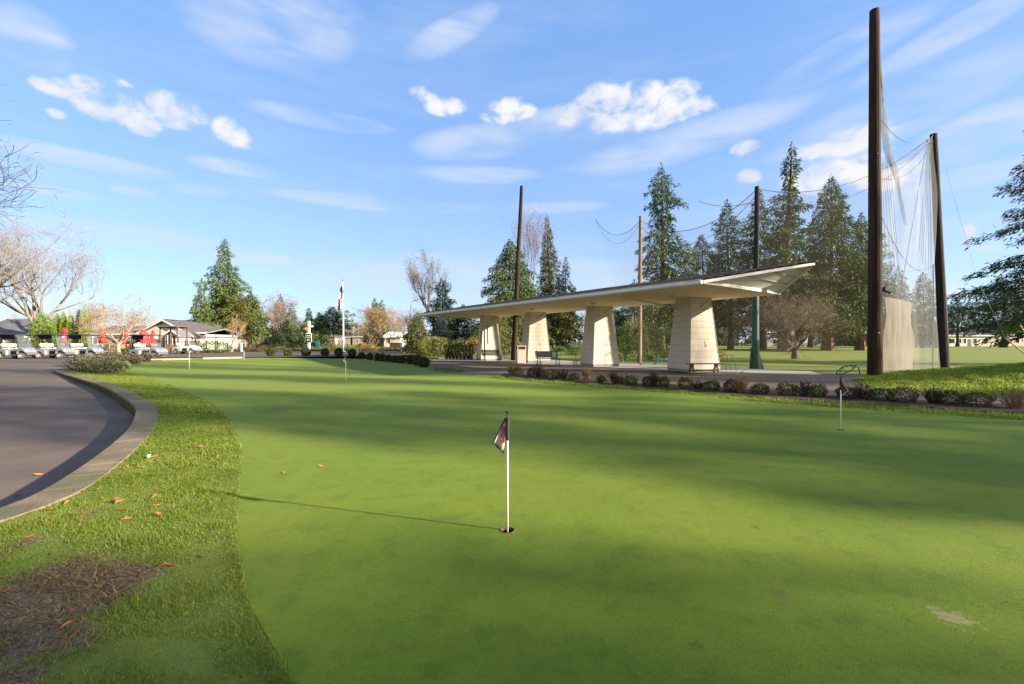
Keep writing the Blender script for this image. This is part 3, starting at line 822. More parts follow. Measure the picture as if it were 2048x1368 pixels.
def bare_tree(name, label, x, y, H, R, seed=1, tr=None, twig=None, bark=None, fork=.22, levels=5, spread=.75, up=.25, group=None, buds=None, z=None, nsub=3, tw=.012, shape=1.0, ntw=10, weep=0.0, kids=(4, 4, 5, 5, 4), cat='tree', lean=(0, 0)):
    r = random.Random(seed)
    z = G(x, y) if z is None else z
    root = empty(name, (x, y, z - .03), 0, label, cat, group)
    tr = tr or H * .025
    tk = MB(); segs = []; tips = []
    def grow(p, d, L, rad, lev):
        n = 4 if lev < 2 else 3
        pts = [p]; rs = [rad]; q = p.copy(); dd = d.copy()
        for i in range(n):
            dd = (dd + Vector((r.gauss(0, .16), r.gauss(0, .16), r.gauss(0, .1) + up * .25 - weep * lev * .06))).normalized()
            # keep the crown inside its outline
            hx, hy = q.x, q.y
            rr = math.hypot(hx, hy) / R
            if rr > .95: dd = (dd - Vector((hx, hy, 0)).normalized() * .22 * min(1.2, rr - .7)).normalized()
            if q.z > H * .96: dd = (dd - Vector((0, 0, .25))).normalized()
            q = q + dd * (L / n)
            pts.append(q.copy()); rs.append(max(tw * .5, rad * (1 - .62 * (i + 1) / n)))
        if lev <= 2:
            tk.tube(pts, rs, 7 if lev == 0 else 5)
        else:
            for a, b, ra, rb in zip(pts, pts[1:], rs, rs[1:]):
                segs.append((a, b, max(ra, tw * .5), max(rb, tw * .42)))
        if lev >= levels:
            tips.append(q.copy()); return
        k = kids[min(lev, len(kids) - 1)]
        for c in range(k):
            t = r.uniform(.35, 1.0) if c else 1.0
            i = min(n - 1, int(t * n)); f = t * n - i
            bp = pts[i].lerp(pts[i + 1], f)
            base_d = (pts[i + 1] - pts[i]).normalized()
            a = r.uniform(0, 2 * pi) if lev else 2 * pi * c / k + r.uniform(-.4, .4)
            o = base_d.orthogonal().normalized(); o2 = base_d.cross(o)
            sp = spread * r.uniform(.55, 1.25) * (.45 if c == 0 else 1)
            nd_ = (base_d * cos(sp) + (o * cos(a) + o2 * sin(a)) * sin(sp)).normalized()
            grow(bp, nd_, L * r.uniform(.55, .82) * shape, rs[i] * r.uniform(.55, .72), lev + 1)
    p0 = Vector((0, 0, 0))
    d0 = Vector((lean[0], lean[1], 1)).normalized()
    trunk_h = H * fork
    pts = [p0 + d0 * trunk_h * t + Vector((sin(t * 3 + seed) * .03 * trunk_h, 0, 0)) for t in (0, .12, .5, 1)]
    tk.tube(pts, [tr * 1.5, tr * 1.08, tr * .92, tr * .85], 9)
    for c in range(kids[0]):
        a = 2 * pi * c / kids[0] + r.uniform(-.35, .35)
        sp = spread * r.uniform(.55, 1.15) * (.35 if c == 0 else 1)
        dd = (d0 * cos(sp) + Vector((cos(a), sin(a), 0)) * sin(sp)).normalized()
        grow(pts[-1] - d0 * r.uniform(0, trunk_h * .15), dd, H * (1 - fork) * r.uniform(.42, .6) * shape, tr * r.uniform(.5, .68), 1)
    V = []
    rn = np.random.default_rng(seed)
    for a, b, ra, rb in segs:
        d = (b - a)
        o = d.orthogonal().normalized(); o = (Matrix.Rotation(r.uniform(0, pi), 3, d.normalized()) @ o)
        o2 = d.normalized().cross(o)
        for w in (o, o2):
            V += [a - w * ra, b - w * rb, b + w * rb, a + w * ra]
    # finest twigs
    if ntw and tips:
        T = np.array([tuple(t) for t in tips]); n = len(T) * ntw
        P = np.repeat(T, ntw, 0) + rn.normal(0, .018 * H, (n, 3))
        D = rn.normal(0, 1, (n, 3)); D[:, 2] = D[:, 2] * .6 + .35 - weep; D /= np.linalg.norm(D, axis=1, keepdims=True)
        L = H * .035 * rn.uniform(.5, 1.6, n)
        Q = sprays(rn, P, D, L, np.full(n, tw * .8), 0)
        V = np.concatenate([np.array([tuple(v) for v in V], dtype=np.float32).reshape(-1, 3), Q])
    tk.build('trunk', bark or M_bark_g, root, smooth=True)
    np_mesh('crown', np.array([tuple(v) for v in V]) if isinstance(V, list) else V, 4, twig or M_twig_g, root)
    if buds and tips:
        T = np.array([tuple(t) for t in tips]); n = len(T) * 2
        P = np.repeat(T, 2, 0) + rn.normal(0, .03 * H, (n, 3))
        D = rn.normal(0, 1, (n, 3)); D /= np.linalg.norm(D, axis=1, keepdims=True)
        np_mesh('buds', sprays(rn, P, D, np.full(n, .12) * rn.uniform(.6, 1.3, n), np.full(n, .06)), 4, FOL[buds], root)
    return root

def leafball(r, c, rad, n, s, lump=.22, seed=0, flat=False, core=.7):
    """leaves in a lumpy ellipsoid, thickest near its skin"""
    D = r.normal(0, 1, (n, 3)); D /= np.linalg.norm(D, axis=1, keepdims=True)
    if flat: D[:, 2] = np.abs(D[:, 2])
    u = r.uniform(core ** 3, 1, n) ** (1 / 3)
    k = np.array([1 + lump * mnoise.noise(Vector((d[0] * 2.1 + seed, d[1] * 2.1, d[2] * 2.1))) + lump * .5 * mnoise.noise(Vector((d[0] * 5 + seed, d[1] * 5, d[2] * 5))) for d in D.tolist()])
    P = np.array(c) + D * np.array(rad) * (u * k)[:, None]
    E = D * .8 + r.normal(0, .6, (n, 3)); E[:, 2] += .25; E /= np.linalg.norm(E, axis=1, keepdims=True)
    L = s * r.uniform(.6, 1.3, n)
    return sprays(r, P, E, L, L * r.uniform(.4, .7, n), .4)

def shrub(name, label, x, y, w, h, fol, n=500, s=.09, seed=1, lump=.22, group=None, cat='shrub', z=None, d=None, stem=True):
    r = np.random.default_rng(seed)
    z = G(x, y) if z is None else z
    root = empty(name, (x, y, z - .02), 0, label, cat, group)
    V = leafball(r, (0, 0, h * .5), (w * .5, (d or w) * .5, h * .52), n, s, lump, seed)
    V[:, 2] = np.maximum(V[:, 2], .01)
    np_mesh('foliage', V, 4, FOL[fol], root)
    if stem:
        m = MB()
        for k in range(5):
            a = k * 1.3 + seed
            m.tube([(.03 * cos(a), .03 * sin(a), 0), (w * .16 * cos(a), w * .16 * sin(a), h * .4), (w * .3 * cos(a), w * .3 * sin(a), h * .75)], [.02, .014, .008], 5)
        m.build('stem', M_bark, root)
    return root

def twig_shrub(name, label, x, y, w, h, seed, mat, group=None, n=60, tw=.007, leaf=None, cat='shrub', nl=0):
    r = random.Random(seed); rn = np.random.default_rng(seed)
    root = empty(name, (x, y, G(x, y) - .01), 0, label, cat, group)
    V = []; tips = []
    def strand(a, b, ra, rb):
        d = (b - a); o = d.orthogonal().normalized(); o2 = d.normalized().cross(o)
        for q in (o, o2):
            V.extend([a - q * ra, b - q * rb, b + q * rb, a + q * ra])
    for k in range(n):
        a = r.uniform(0, 2 * pi); q = r.uniform(0, 1) ** .6
        p = Vector((.05 * cos(a), .05 * sin(a), 0))
        top = Vector((cos(a) * w * .5 * q, sin(a) * w * .5 * q, h * r.uniform(.6, 1.0) * (1 - .35 * q * q)))
        m1 = p.lerp(top, .5) + Vector((r.gauss(0, .04), r.gauss(0, .04), .04 * h))
        strand(p, m1, tw, tw * .8); strand(m1, top, tw * .8, tw * .45)
        for _ in range(6):
            t = r.uniform(.35, 1); b = (p.lerp(m1, t * 2) if t < .5 else m1.lerp(top, t * 2 - 1))
            e = b + Vector((r.gauss(0, 1), r.gauss(0, 1), r.gauss(.4, .6))).normalized() * h * r.uniform(.1, .25)
            strand(b, e, tw * .55, tw * .35); tips.append(e)
    np_mesh('branches', np.array([tuple(v) for v in V]), 4, mat, root)
    if nl:
        T = np.array([tuple(t) for t in tips])[rn.integers(0, len(tips), nl)]
        D = rn.normal(0, 1, (nl, 3)); D /= np.linalg.norm(D, axis=1, keepdims=True)
        np_mesh('leaves', sprays(rn, T, D, .05 * rn.uniform(.6, 1.4, nl), np.full(nl, .03)), 4, FOL[leaf], root)
    return root

def HT(py, Y, x=None, px=None):
    return hz(py, Y) - G(lx(px, Y), Y)
def con(name, label, px, top, hw, Y, **k):
    x = lx(px, Y); conifer(name, label, x, Y, hz(top, Y) - G(x, Y), hw / F * Y * (1.36 if hw > 30 else 1.12), **k)
def bare(name, label, px, top, hw, Y, **k):
    x = lx(px, Y); bare_tree(name, label, x, Y, hz(top, Y) - G(x, Y), hw / F * Y, **k)

# left side
bare('bare_tree', 'tall grey bare tree standing behind the row of golf carts', 78, 470, 60, 55, seed=11, tr=.42, fork=.16, spread=.62, twig=M_twig_g, bark=M_bark_g, levels=5, tw=.018, ntw=11, kids=(5, 4, 4, 4, 4), up=.35, shape=.98)
bare('bare_tree', 'grey bare tree cut by the left edge of the photo behind the first cart', -45, 478, 95, 48, seed=5, tr=.34, fork=.2, spread=.75, twig=M_twig_g, bark=M_bark, levels=5, tw=.02, ntw=4, kids=(4, 4, 4, 4, 4))
bare_tree('bare_tree', 'near bare tree with small hanging cones reaching in above the car park', -23.3, 15.6, 12.5, 4.7, seed=23, tr=.2, fork=.3, spread=.9, twig=M_twig_d, bark=M_bark, levels=5, tw=.016, ntw=3, kids=(6, 5, 4, 4, 4), z=-.2, up=.15)
con('conifer', 'bright lime green young conifer behind the first two golf carts', 84, 622, 25, 47, nb=130, prof='full', fol='lime', seed=31, dens=22, s=.34, droop=.1, lift=.5, cb=.03)
for i, (px, top, hw, fo, lb) in enumerate([(114, 627, 7.5, 'thuja', 'first narrow golden green arborvitae from the lime conifer'), (127, 624, 7.5, 'thuja', 'middle one of three narrow arborvitae behind the second cart'),
                                  (141, 627, 8.5, 'thuja', 'third narrow arborvitae, nearest the gap before the darker pair'), (157, 620, 6, 'dark', 'dark slim arborvitae beside the broad yellowish one'), (169, 616, 11, 'thuja', 'broad yellowish arborvitae behind the third golf cart')]):
    x = lx(px, 52); h_ = hz(top, 52) - .36
    shrub('arborvitae', lb, x, 52, 2 * hw / F * 52 * .78, h_, fo, 4500, .09, 40 + i, .08, 'arborvitae behind the golf carts', 'tree', .36)
bare('bare_tree', 'tan twiggy spreading maple behind the red umbrellas', 237, 606, 31, 43.6, seed=8, tr=.16, fork=.22, spread=.95, twig=M_twig_t, bark=M_bark_p, levels=5, tw=.016, ntw=3, buds='bud', kids=(5, 4, 4, 4, 3), up=.1)
bare('bare_tree', 'pale bare tree behind the arborvitae and the grey roof', 178, 608, 40, 78, seed=9, tr=.2, fork=.2, spread=.7, twig=M_twig_g, levels=4, tw=.02, ntw=9)
bare('bare_tree', 'small pinkish bare tree behind the clubhouse roof', 284, 628, 18, 95, seed=10, tr=.15, twig=M_twig_p, levels=4, tw=.03, ntw=8)
bare('bare_tree', 'low pale bare tree beside the lime conifer', 52, 628, 30, 80, seed=13, tr=.15, twig=M_twig_g, levels=4, tw=.03, ntw=8)
# fir cluster
con('fir_tree', 'tallest fir of the cluster beyond the white cart, open spire above the rest', 452, 478, 50, 76, nb=150, prof='ragged', fol='firl', seed=51, dens=11, s=.8, droop=.25, lift=.3, cb=.25, tr=.3, gap=.12)
con('fir_tree', 'bluish fir at the near side of the cluster beside the clubhouse', 404, 556, 31, 68, nb=120, prof='ragged', fol='firl', seed=52, dens=13, s=.65, droop=.25, cb=.16, tr=.2, bark=M_bark_p)
con('fir_tree', 'broad dense fir in the middle of the cluster', 446, 572, 40, 74, nb=150, prof='full', fol='firl', seed=53, dens=13, s=.8, droop=.35, cb=.13, tr=.28)
con('fir_tree', 'dark spreading fir at the far side of the cluster', 500, 584, 31, 78, nb=130, prof='full', fol='firl', seed=54, dens=12, s=.8, droop=.25, cb=.2, tr=.22)
con('fir_tree', 'olive fir between the tall spire and the birch', 474, 578, 31, 72, nb=110, prof='full', fol='olive', seed=55, dens=12, s=.7, droop=.3, cb=.22, tr=.2)
bare('bare_tree', 'leaning pale tree with yellowish stems at the foot of the fir cluster', 463, 640, 20, 58, seed=56, tr=.2, fork=.3, spread=.4, twig=M_twig_t, bark=M_bark_p, levels=4, tw=.02, ntw=6, lean=(.12, 0))
bare('birch_tree', 'pinkish bare birch with pale trunk beside the fir cluster', 540, 600, 46, 82, seed=57, tr=.25, fork=.18, spread=.8, twig=M_twig_p, bark=M_bark_p, levels=5, tw=.026, ntw=8, weep=.3, kids=(5, 4, 4, 4, 4))
con('conifer', 'pointed dark conifer behind the pinkish birch', 561, 588, 24, 112, nb=110, prof='cone', fol='fir', seed=58, dens=8, s=1.0, cb=.08)
con('conifer', 'shorter dense conifer just past the birch', 584, 607, 20, 108, nb=90, prof='full', fol='fir', seed=59, dens=8, s=1.0, cb=.08)
con('conifer', 'low dark conifer under the birch branches', 555, 660, 34, 92, nb=70, prof='full', fol='dark', seed=60, dens=8, s=.8, cb=.1)
con('conifer', 'conifer rising behind the arrow signpost', 617, 617, 26, 96, nb=90, prof='ragged', fol='fir', seed=61, dens=9, s=.9, cb=.12)
con('conifer', 'rounder conifer between the signpost and the pine', 637, 628, 22, 100, nb=80, prof='full', fol='fir', seed=62, dens=9, s=.9, cb=.15)
con('pine_tree', 'flat topped dark pine with bare twin trunk beside the flagpole', 666, 614, 38, 80, nb=70, prof='full', fol='dark', seed=63, dens=11, s=.8, cb=.4, droop=.05, lift=.2, tr=.28, gap=.3)
con('conifer', 'twin pointed green conifer behind the tan maple', 750, 597, 26, 120, nb=110, prof='cone', fol='fir', seed=64, dens=8, s=1.0, cb=.05)
con('conifer', 'second point of the pair behind the tan maple', 764, 600, 22, 122, nb=90, prof='cone', fol='fir', seed=65, dens=8, s=1.0, cb=.05)
bare('bare_tree', 'tan bare maple with pale forked trunk by the benches', 764, 622, 44, 52, seed=66, tr=.16, fork=.2, spread=.85, twig=M_twig_t, bark=M_bark_p, levels=5, tw=.018, ntw=7, buds='bud', kids=(5, 4, 4, 4, 4), up=.15)
bare('bare_tree', 'rosy bare tree left of the young spruce', 815, 622, 30, 92, seed=67, tr=.2, twig=M_twig_p, levels=4, tw=.03, ntw=10, nsub=4)
con('spruce_tree', 'yellow green young spruce at the left end of the shelter roof', 834, 626, 29, 50, nb=150, prof='cone', fol='olive', seed=68, dens=18, s=.42, droop=.2, cb=.02)
bare('bare_tree', 'tall slender bare tree behind the dark spruce', 866, 503, 48, 64, seed=69, tr=.22, fork=.3, spread=.45, twig=M_twig_g, levels=5, tw=.022, ntw=5, kids=(4, 4, 4, 4, 3), up=.6, shape=.9)
con('spruce_tree', 'dark ragged spruce behind the left end of the shelter', 886, 556, 52, 58, nb=170, prof='ragged', fol='dark', seed=70, dens=14, s=.55, droop=.2, lift=.45, cb=.04, tr=.2)
con('spruce_tree', 'blue spruce under the left end of the shelter roof', 884, 632, 26, 52, nb=120, prof='cone', fol='blue', seed=71, dens=18, s=.4, droop=.15, cb=.03)
con('conifer', 'dark green conifer between the blue spruce and the first pillar', 925, 610, 34, 60, nb=120, prof='full', fol='dark', seed=72, dens=13, s=.55, cb=.03)
con('cedar_tree', 'drooping grey green cedar behind the leaning pole', 1018, 476, 64, 58, nb=210, prof='full', fol='cedar', seed=73, dens=13, s=.7, droop=.5, lift=.45, cb=.03, tr=.3)
con('cedar_tree', 'lower yellow green cedar behind the first two pillars', 985, 596, 36, 50, nb=120, prof='full', fol='olive', seed=74, dens=14, s=.5, droop=.5, cb=.03)
con('cedar_tree', 'green cedar filling the gap between the first two pillars', 1050, 545, 50, 62, nb=130, prof='full', fol='cedar', seed=79, dens=13, s=.6, droop=.4, cb=.03)
bare('bare_tree', 'thin bare tree between the cedar and the tall sequoia', 1060, 466, 26, 72, seed=75, tr=.15, fork=.4, spread=.4, twig=M_twig_p, levels=4, tw=.018, ntw=6, up=.5)
con('sequoia_tree', 'tall olive sequoia spire behind the shelter roof', 1097, 428, 38, 78, nb=230, prof='spire', fol='olive', seed=76, dens=13, s=.75, droop=.3, cb=.05, tr=.5)
con('spruce_tree', 'dark ragged spruce between the sequoia and the roof', 1133, 512, 34, 80, nb=110, prof='ragged', fol='dark', seed=77, dens=11, s=.7, cb=.1)
con('pine_tree', 'spreading olive pine seen between the second and third pillars', 1118, 585, 52, 66, nb=90, prof='full', fol='olive', seed=78, dens=11, s=.7, cb=.3, droop=.25, tr=.3)
# right side
con('redwood_tree', 'tall thin cedar with clumped top behind the pale pole', 1322, 328, 60, 62, nb=200, prof='thin', fol='fir', seed=81, dens=10, s=.85, droop=.5, lift=.35, cb=.16, tr=.55, gap=.3, bark=M_bark_r)
con('pine_tree', 'broad pine between the clumped cedar and the pointed fir', 1405, 468, 46, 78, nb=120, prof='full', fol='olive', seed=82, dens=9, s=.9, droop=.15, cb=.3, tr=.35)
con('fir_tree', 'pointed fir behind the near end of the shelter roof', 1458, 398, 48, 72, nb=170, prof='cone', fol='fir', seed=83, dens=10, s=.85, droop=.3, cb=.16, tr=.38)
con('fir_tree', 'dense fir partly behind the netted green pole', 1520, 376, 46, 74, nb=180, prof='full', fol='fir', seed=84, dens=10, s=.9, droop=.3, cb=.17, tr=.5)
con('redwood_tree', 'tallest conifer, narrow open crown above all others', 1577, 288, 64, 64, nb=230, prof='ragged', fol='fir', seed=85, dens=10, s=.85, droop=.35, lift=.5, cb=.16, tr=.95, gap=.2, bark=M_bark_r)
con('fir_tree', 'full green fir beside the tallest conifer', 1660, 348, 62, 66, nb=230, prof='full', fol='fir', seed=86, dens=10, s=.9, droop=.35, cb=.14, tr=.6, bark=M_bark_r)
con('fir_tree', 'shorter full fir next to the tall brown pole', 1722, 425, 56, 68, nb=180, prof='full', fol='fir', seed=87, dens=10, s=.85, droop=.35, cb=.13, tr=.55, bark=M_bark_r)
con('fir_tree', 'far fir filling the gap behind the plum tree', 1620, 470, 60, 95, nb=140, prof='full', fol='dark', seed=88, dens=7, s=1.2, cb=.12)
con('fir_tree', 'far dark fir behind the fourth pillar', 1370, 545, 56, 92, nb=110, prof='full', fol='dark', seed=89, dens=8, s=1.0, cb=.12)
con('fir_tree', 'far dark fir behind the pale pole', 1270, 560, 44, 88, nb=100, prof='full', fol='dark', seed=90, dens=8, s=1.0, cb=.1)
bare('plum_tree', 'spreading brown bare plum tree on the range lawn', 1590, 578, 84, 41, seed=91, tr=.3, fork=.12, spread=.9, twig=M_twig_b, bark=M_bark, levels=5, tw=.015, ntw=6, kids=(6, 5, 4, 4, 4), up=.15, shape=.95)
con('conifer', 'pointed conifer seen through the hanging net', 1795, 533, 34, 92, nb=120, prof='cone', fol='haze', seed=92, dens=9, s=.9, cb=.08)
con('conifer', 'second conifer through the net beside the leaning dark pole', 1846, 545, 32, 92, nb=120, prof='cone', fol='haze', seed=93, dens=9, s=.9, cb=.1)
con('pine_tree', 'small open pine in front of the long far house', 1915, 600, 30, 118, nb=80, prof='full', fol='haze', seed=94, dens=8, s=1.0, cb=.3, droop=.05, tr=.35)
con('pine_tree', 'broad dark pine in front of the pink far house', 2008, 556, 58, 92, nb=120, prof='full', fol='haze', seed=95, dens=9, s=.9, cb=.28, droop=.1, tr=.5)
conifer('fir_tree', 'near dark fir with long boughs cut by the right edge of the photo', 37.6, 29.5, 18.5, 7.4, cb=.14, prof='cone', nb=150, fol='dark', seed=96, droop=.22, lift=.15, dens=20, s=.5, tr=.4, gap=.28)
# the far tree line
rr = random.Random(3)
for i, (px, top, hw, Y, kind) in enumerate([(15, 640, 30, 120, 'b'), (120, 632, 30, 120, 'b'), (345, 640, 25, 130, 'b'), (520, 655, 30, 150, 'b'), (590, 648, 24, 150, 'b'), (610, 655, 30, 160, 'b'), (650, 650, 26, 170, 'b'), (690, 648, 26, 170, 'b'), (712, 640, 30, 165, 'b'),
     (735, 645, 28, 170, 'b'), (795, 638, 30, 150, 'b'), (825, 640, 28, 160, 'b'), (905, 640, 40, 150, 'b'), (960, 640, 40, 150, 'b'), (1150, 620, 40, 140, 'b'), (1225, 610, 40, 140, 'e'), (1255, 615, 40, 150, 'b'), (1300, 610, 40, 150, 'e'), (1440, 600, 36, 150, 'e'), (1490, 610, 36, 150, 'b'), (1540, 620, 36, 150, 'e'), (1600, 625, 40, 150, 'b'),
     (1690, 600, 50, 130, 'e'), (1745, 590, 40, 130, 'e'), (1780, 625, 30, 170, 'b'), (1870, 640, 30, 180, 'b'), (1960, 645, 30, 190, 'b'), (2040, 640, 40, 180, 'e'), (1410, 630, 40, 160, 'b'), (1350, 625, 40, 160, 'b')]):
    nm = f'{["first","second","third","fourth","fifth","sixth","seventh","eighth","ninth","tenth"][i % 10]}'
    if kind == 'b':
        bare('bare_tree', 'hazy bare tree in the far tree line on the horizon', px, top, hw, Y, seed=200 + i, tr=.25, twig=M_twig_p if i % 2 else M_twig_t, levels=4, tw=.055, ntw=8, spread=.8, kids=(5, 4, 4, 4), group='bare trees on the horizon')
    else:
        con('conifer', 'hazy dark conifer in the far tree line on the horizon', px, top, hw, Y, seed=200 + i, nb=70, prof='full', fol='haze', dens=6, s=1.5, cb=.06, group='conifers on the horizon')
# trees outside the frame that shade the green and the car park
SH = [(0.0, 34, 22, 4.3, 'cone'), (6.6, 38, 26, 2.5, 'col'), (10.2, 44, 27, 2.9, 'full'), (15.2, 50, 28, 2.2, 'full'), (19.6, 56, 30, 3.6, 'full'), (22.9, 62, 24, 1.7, 'full'), (-6, 36, 22, 4.0, 'full'), (-13, 40, 22, 4, 'full')]
for i, (q, s_, H, R, pr) in enumerate(SH):
    x = q * .285 + s_ * .958; y = q * .958 - s_ * .285
    conifer('fir_tree', 'fir outside the photo that shades the green', x, y, H, R, cb=.1, prof=pr, nb=110, fol='dark', seed=300 + i, dens=9, s=1.0, droop=.25, tr=.3, group='firs beside the green outside the photo', gap=.3)
# ------------------------------------------------------------------ range shelter
M_siding = None
def siding_mat(name, c1, c2, groove=False):
    m, nt, p, out = newmat(name)
    tc = nd(nt, 'ShaderNodeTexCoord'); mp = nd(nt, 'ShaderNodeMapping'); mp.inputs['Scale'].default_value = (1, 1, .18)
    nt.links.new(tc.outputs['Object'], mp.inputs['Vector'])
    no = nd(nt, 'ShaderNodeTexNoise'); no.inputs['Scale'].default_value = 14; no.inputs['Detail'].default_value = 6
    nt.links.new(mp.outputs[0], no.inputs['Vector'])
    mr = nd(nt, 'ShaderNodeMapRange'); mr.inputs['From Min'].default_value = .35; mr.inputs['From Max'].default_value = .7
    nt.links.new(no.outputs['Fac'], mr.inputs['Value'])
    mx = nd(nt, 'ShaderNodeMix', data_type='RGBA'); mx.inputs['A'].default_value = c4(c1); mx.inputs['B'].default_value = c4(c2)
    nt.links.new(mr.outputs['Result'], mx.inputs['Factor'])
    res = mx.outputs['Result']
    if groove:   # open joints between the courses and faint butt joints
        sp_ = nd(nt, 'ShaderNodeSeparateXYZ'); nt.links.new(tc.outputs['Object'], sp_.inputs[0])
        def M_(op, a, b):
            n = nd(nt, 'ShaderNodeMath', operation=op)
            for i_, v in enumerate((a, b)):
                if isinstance(v, (int, float)): n.inputs[i_].default_value = v
                else: nt.links.new(v, n.inputs[i_])
            return n.outputs[0]
        k_ = M_('DIVIDE', M_('SUBTRACT', sp_.outputs[2], .145), .2908)
        ln = M_('LESS_THAN', M_('FRACT', k_, 0), .055)
        row = M_('FLOOR', k_, 0)
        sh_ = M_('MULTIPLY', M_('FRACT', M_('MULTIPLY', row, .37), 0), .4)
        hx = M_('FRACT', M_('DIVIDE', M_('ADD', M_('ADD', sp_.outputs[0], M_('MULTIPLY', sp_.outputs[1], .55)), sh_), .21), 0)
        vl = M_('MULTIPLY', M_('LESS_THAN', hx, .05), .2)
        lf = M_('MAXIMUM', M_('MULTIPLY', ln, .5), vl)
        m3 = nd(nt, 'ShaderNodeMix', data_type='RGBA'); m3.inputs['B'].default_value = (.19, .155, .115, 1)
        nt.links.new(res, m3.inputs['A']); nt.links.new(lf, m3.inputs['Factor']); res = m3.outputs['Result']
    nt.links.new(res, p.inputs['Base Color'])
    p.inputs['Roughness'].default_value = .8; p.inputs['Specular IOR Level'].default_value = .2
    b = nd(nt, 'ShaderNodeBump'); b.inputs['Strength'].default_value = .5; b.inputs['Distance'].default_value = .01
    nt.links.new(no.outputs['Fac'], b.inputs['Height']); nt.links.new(b.outputs['Normal'], p.inputs['Normal'])
    return m
M_shake = siding_mat('cream_shake_siding', (.65, .58, .475), (.56, .50, .405), True)
M_base = pmat('pillar_base_grey', (.30, .28, .25), (.24, .22, .20), 6, .9)
M_soffit = pmat('soffit_cream', (.78, .64, .36), (.73, .59, .32), 1.2, .7, spec=.2)
M_white = pmat('white_trim', (.74, .74, .72), (.68, .68, .66), 2, .5)
M_panel = pmat('gable_panel', (.76, .72, .66), (.70, .66, .60), 1.5, .7)
M_tile = pmat('roof_shakes', (.13, .105, .085), (.27, .22, .165), 3.5, .9, .8, 12, spec=.15, c3=(.12, .10, .09), scale3=1.2, bdist=.03)
M_tan = pmat('tan_pipe', (.52, .44, .33), rough=.5)
M_dark = pmat('dark_metal', (.03, .03, .03), (.05, .045, .04), 8, .5, metal=.3)
M_black = pmat('black_plastic', (.014, .014, .015), rough=.45)
M_steel = pmat('steel_rod', (.32, .30, .27), (.22, .19, .16), 12, .4, metal=.7)
M_green_p = pmat('green_paint', (.012, .07, .055), (.02, .09, .07), 6, .5)
M_glass_l = pmat('lamp_glass', (.6, .58, .5), rough=.3)

RA = Vector((.589, -.808, 0)).normalized(); RN = Vector((-RA.y, RA.x, 0))
A0 = Vector((7.07, 16.5, 0)); ZS = 3.69; RL = 25.2; RW = 6.25; RH = .95; PROW = 1.89; RT = .8 * 6.25
def rp(s, t, z): return A0 - RA * s + RN * t + Vector((0, 0, z))
shel = empty('range_shelter', rp(RL / 2, RW / 2, .06), 0, 'long open driving range shelter with cream pillars and low pointed roof', 'shelter')
SL = shel.location.copy()
def rl(s, t, z): return rp(s, t, z) - SL
# soffit slab
m = MB(); z0, z1 = ZS, ZS + .05
q = [rl(.02, .1, 0), rl(RL - .02, .1, 0), rl(RL - .02, RW - .02, 0), rl(.02, RW - .02, 0)]
m.add([Vector((v.x, v.y, z0 - SL.z)) for v in q] + [Vector((v.x, v.y, z1 - SL.z)) for v in q], [(0, 1, 2, 3), (7, 6, 5, 4), (0, 4, 5, 1), (1, 5, 6, 2), (2, 6, 7, 3), (3, 7, 4, 0)])
m.build('soffit', M_soffit, shel)
# roof planes in overlapping shake courses (each course a thin stepped strip)
m = MB()
NC = 11
for side in (0, 1):
    for k in range(NC):
        f0, f1 = k / NC, (k + 1) / NC
        def P(f, end, dz):
            t = RT * f if side == 0 else RW - (RW - RT) * f
            if side == 0: t -= .12 * (1 - f)
            s = -PROW * f - .05 if end == 0 else RL + PROW * f + .05
            return rl(s, t, ZS + .115 + RH * f + dz)
        nseg = 84
        vs = []
        for i in range(nseg + 1):
            u = i / nseg
            a = P(f0, 0, .055).lerp(P(f0, 1, .055), u); b = P(f1, 0, .012).lerp(P(f1, 1, .012), u); c = P(f0, 0, -.005).lerp(P(f0, 1, -.005), u)
            j = random.uniform(-.022, .022); j2 = random.uniform(-.014, .014)
            a = a + RN * (j if side else -j) + Vector((0, 0, j2)); c = c + RN * (j if side else -j)
            vs += [c, a, b]
        fs = []
        for i in range(nseg):
            o = i * 3
            fs += [(o, o + 1, o + 4, o + 3), (o + 1, o + 2, o + 5, o + 4)]
        m.add(vs, fs)
roof = m.build('roof', M_tile, shel)
m = MB(); m.tube([rl(-PROW - .06, RT, ZS + .13 + RH), rl(RL + PROW, RT, ZS + .13 + RH)], .045, 6)
m.build('ridge', M_tile, roof)
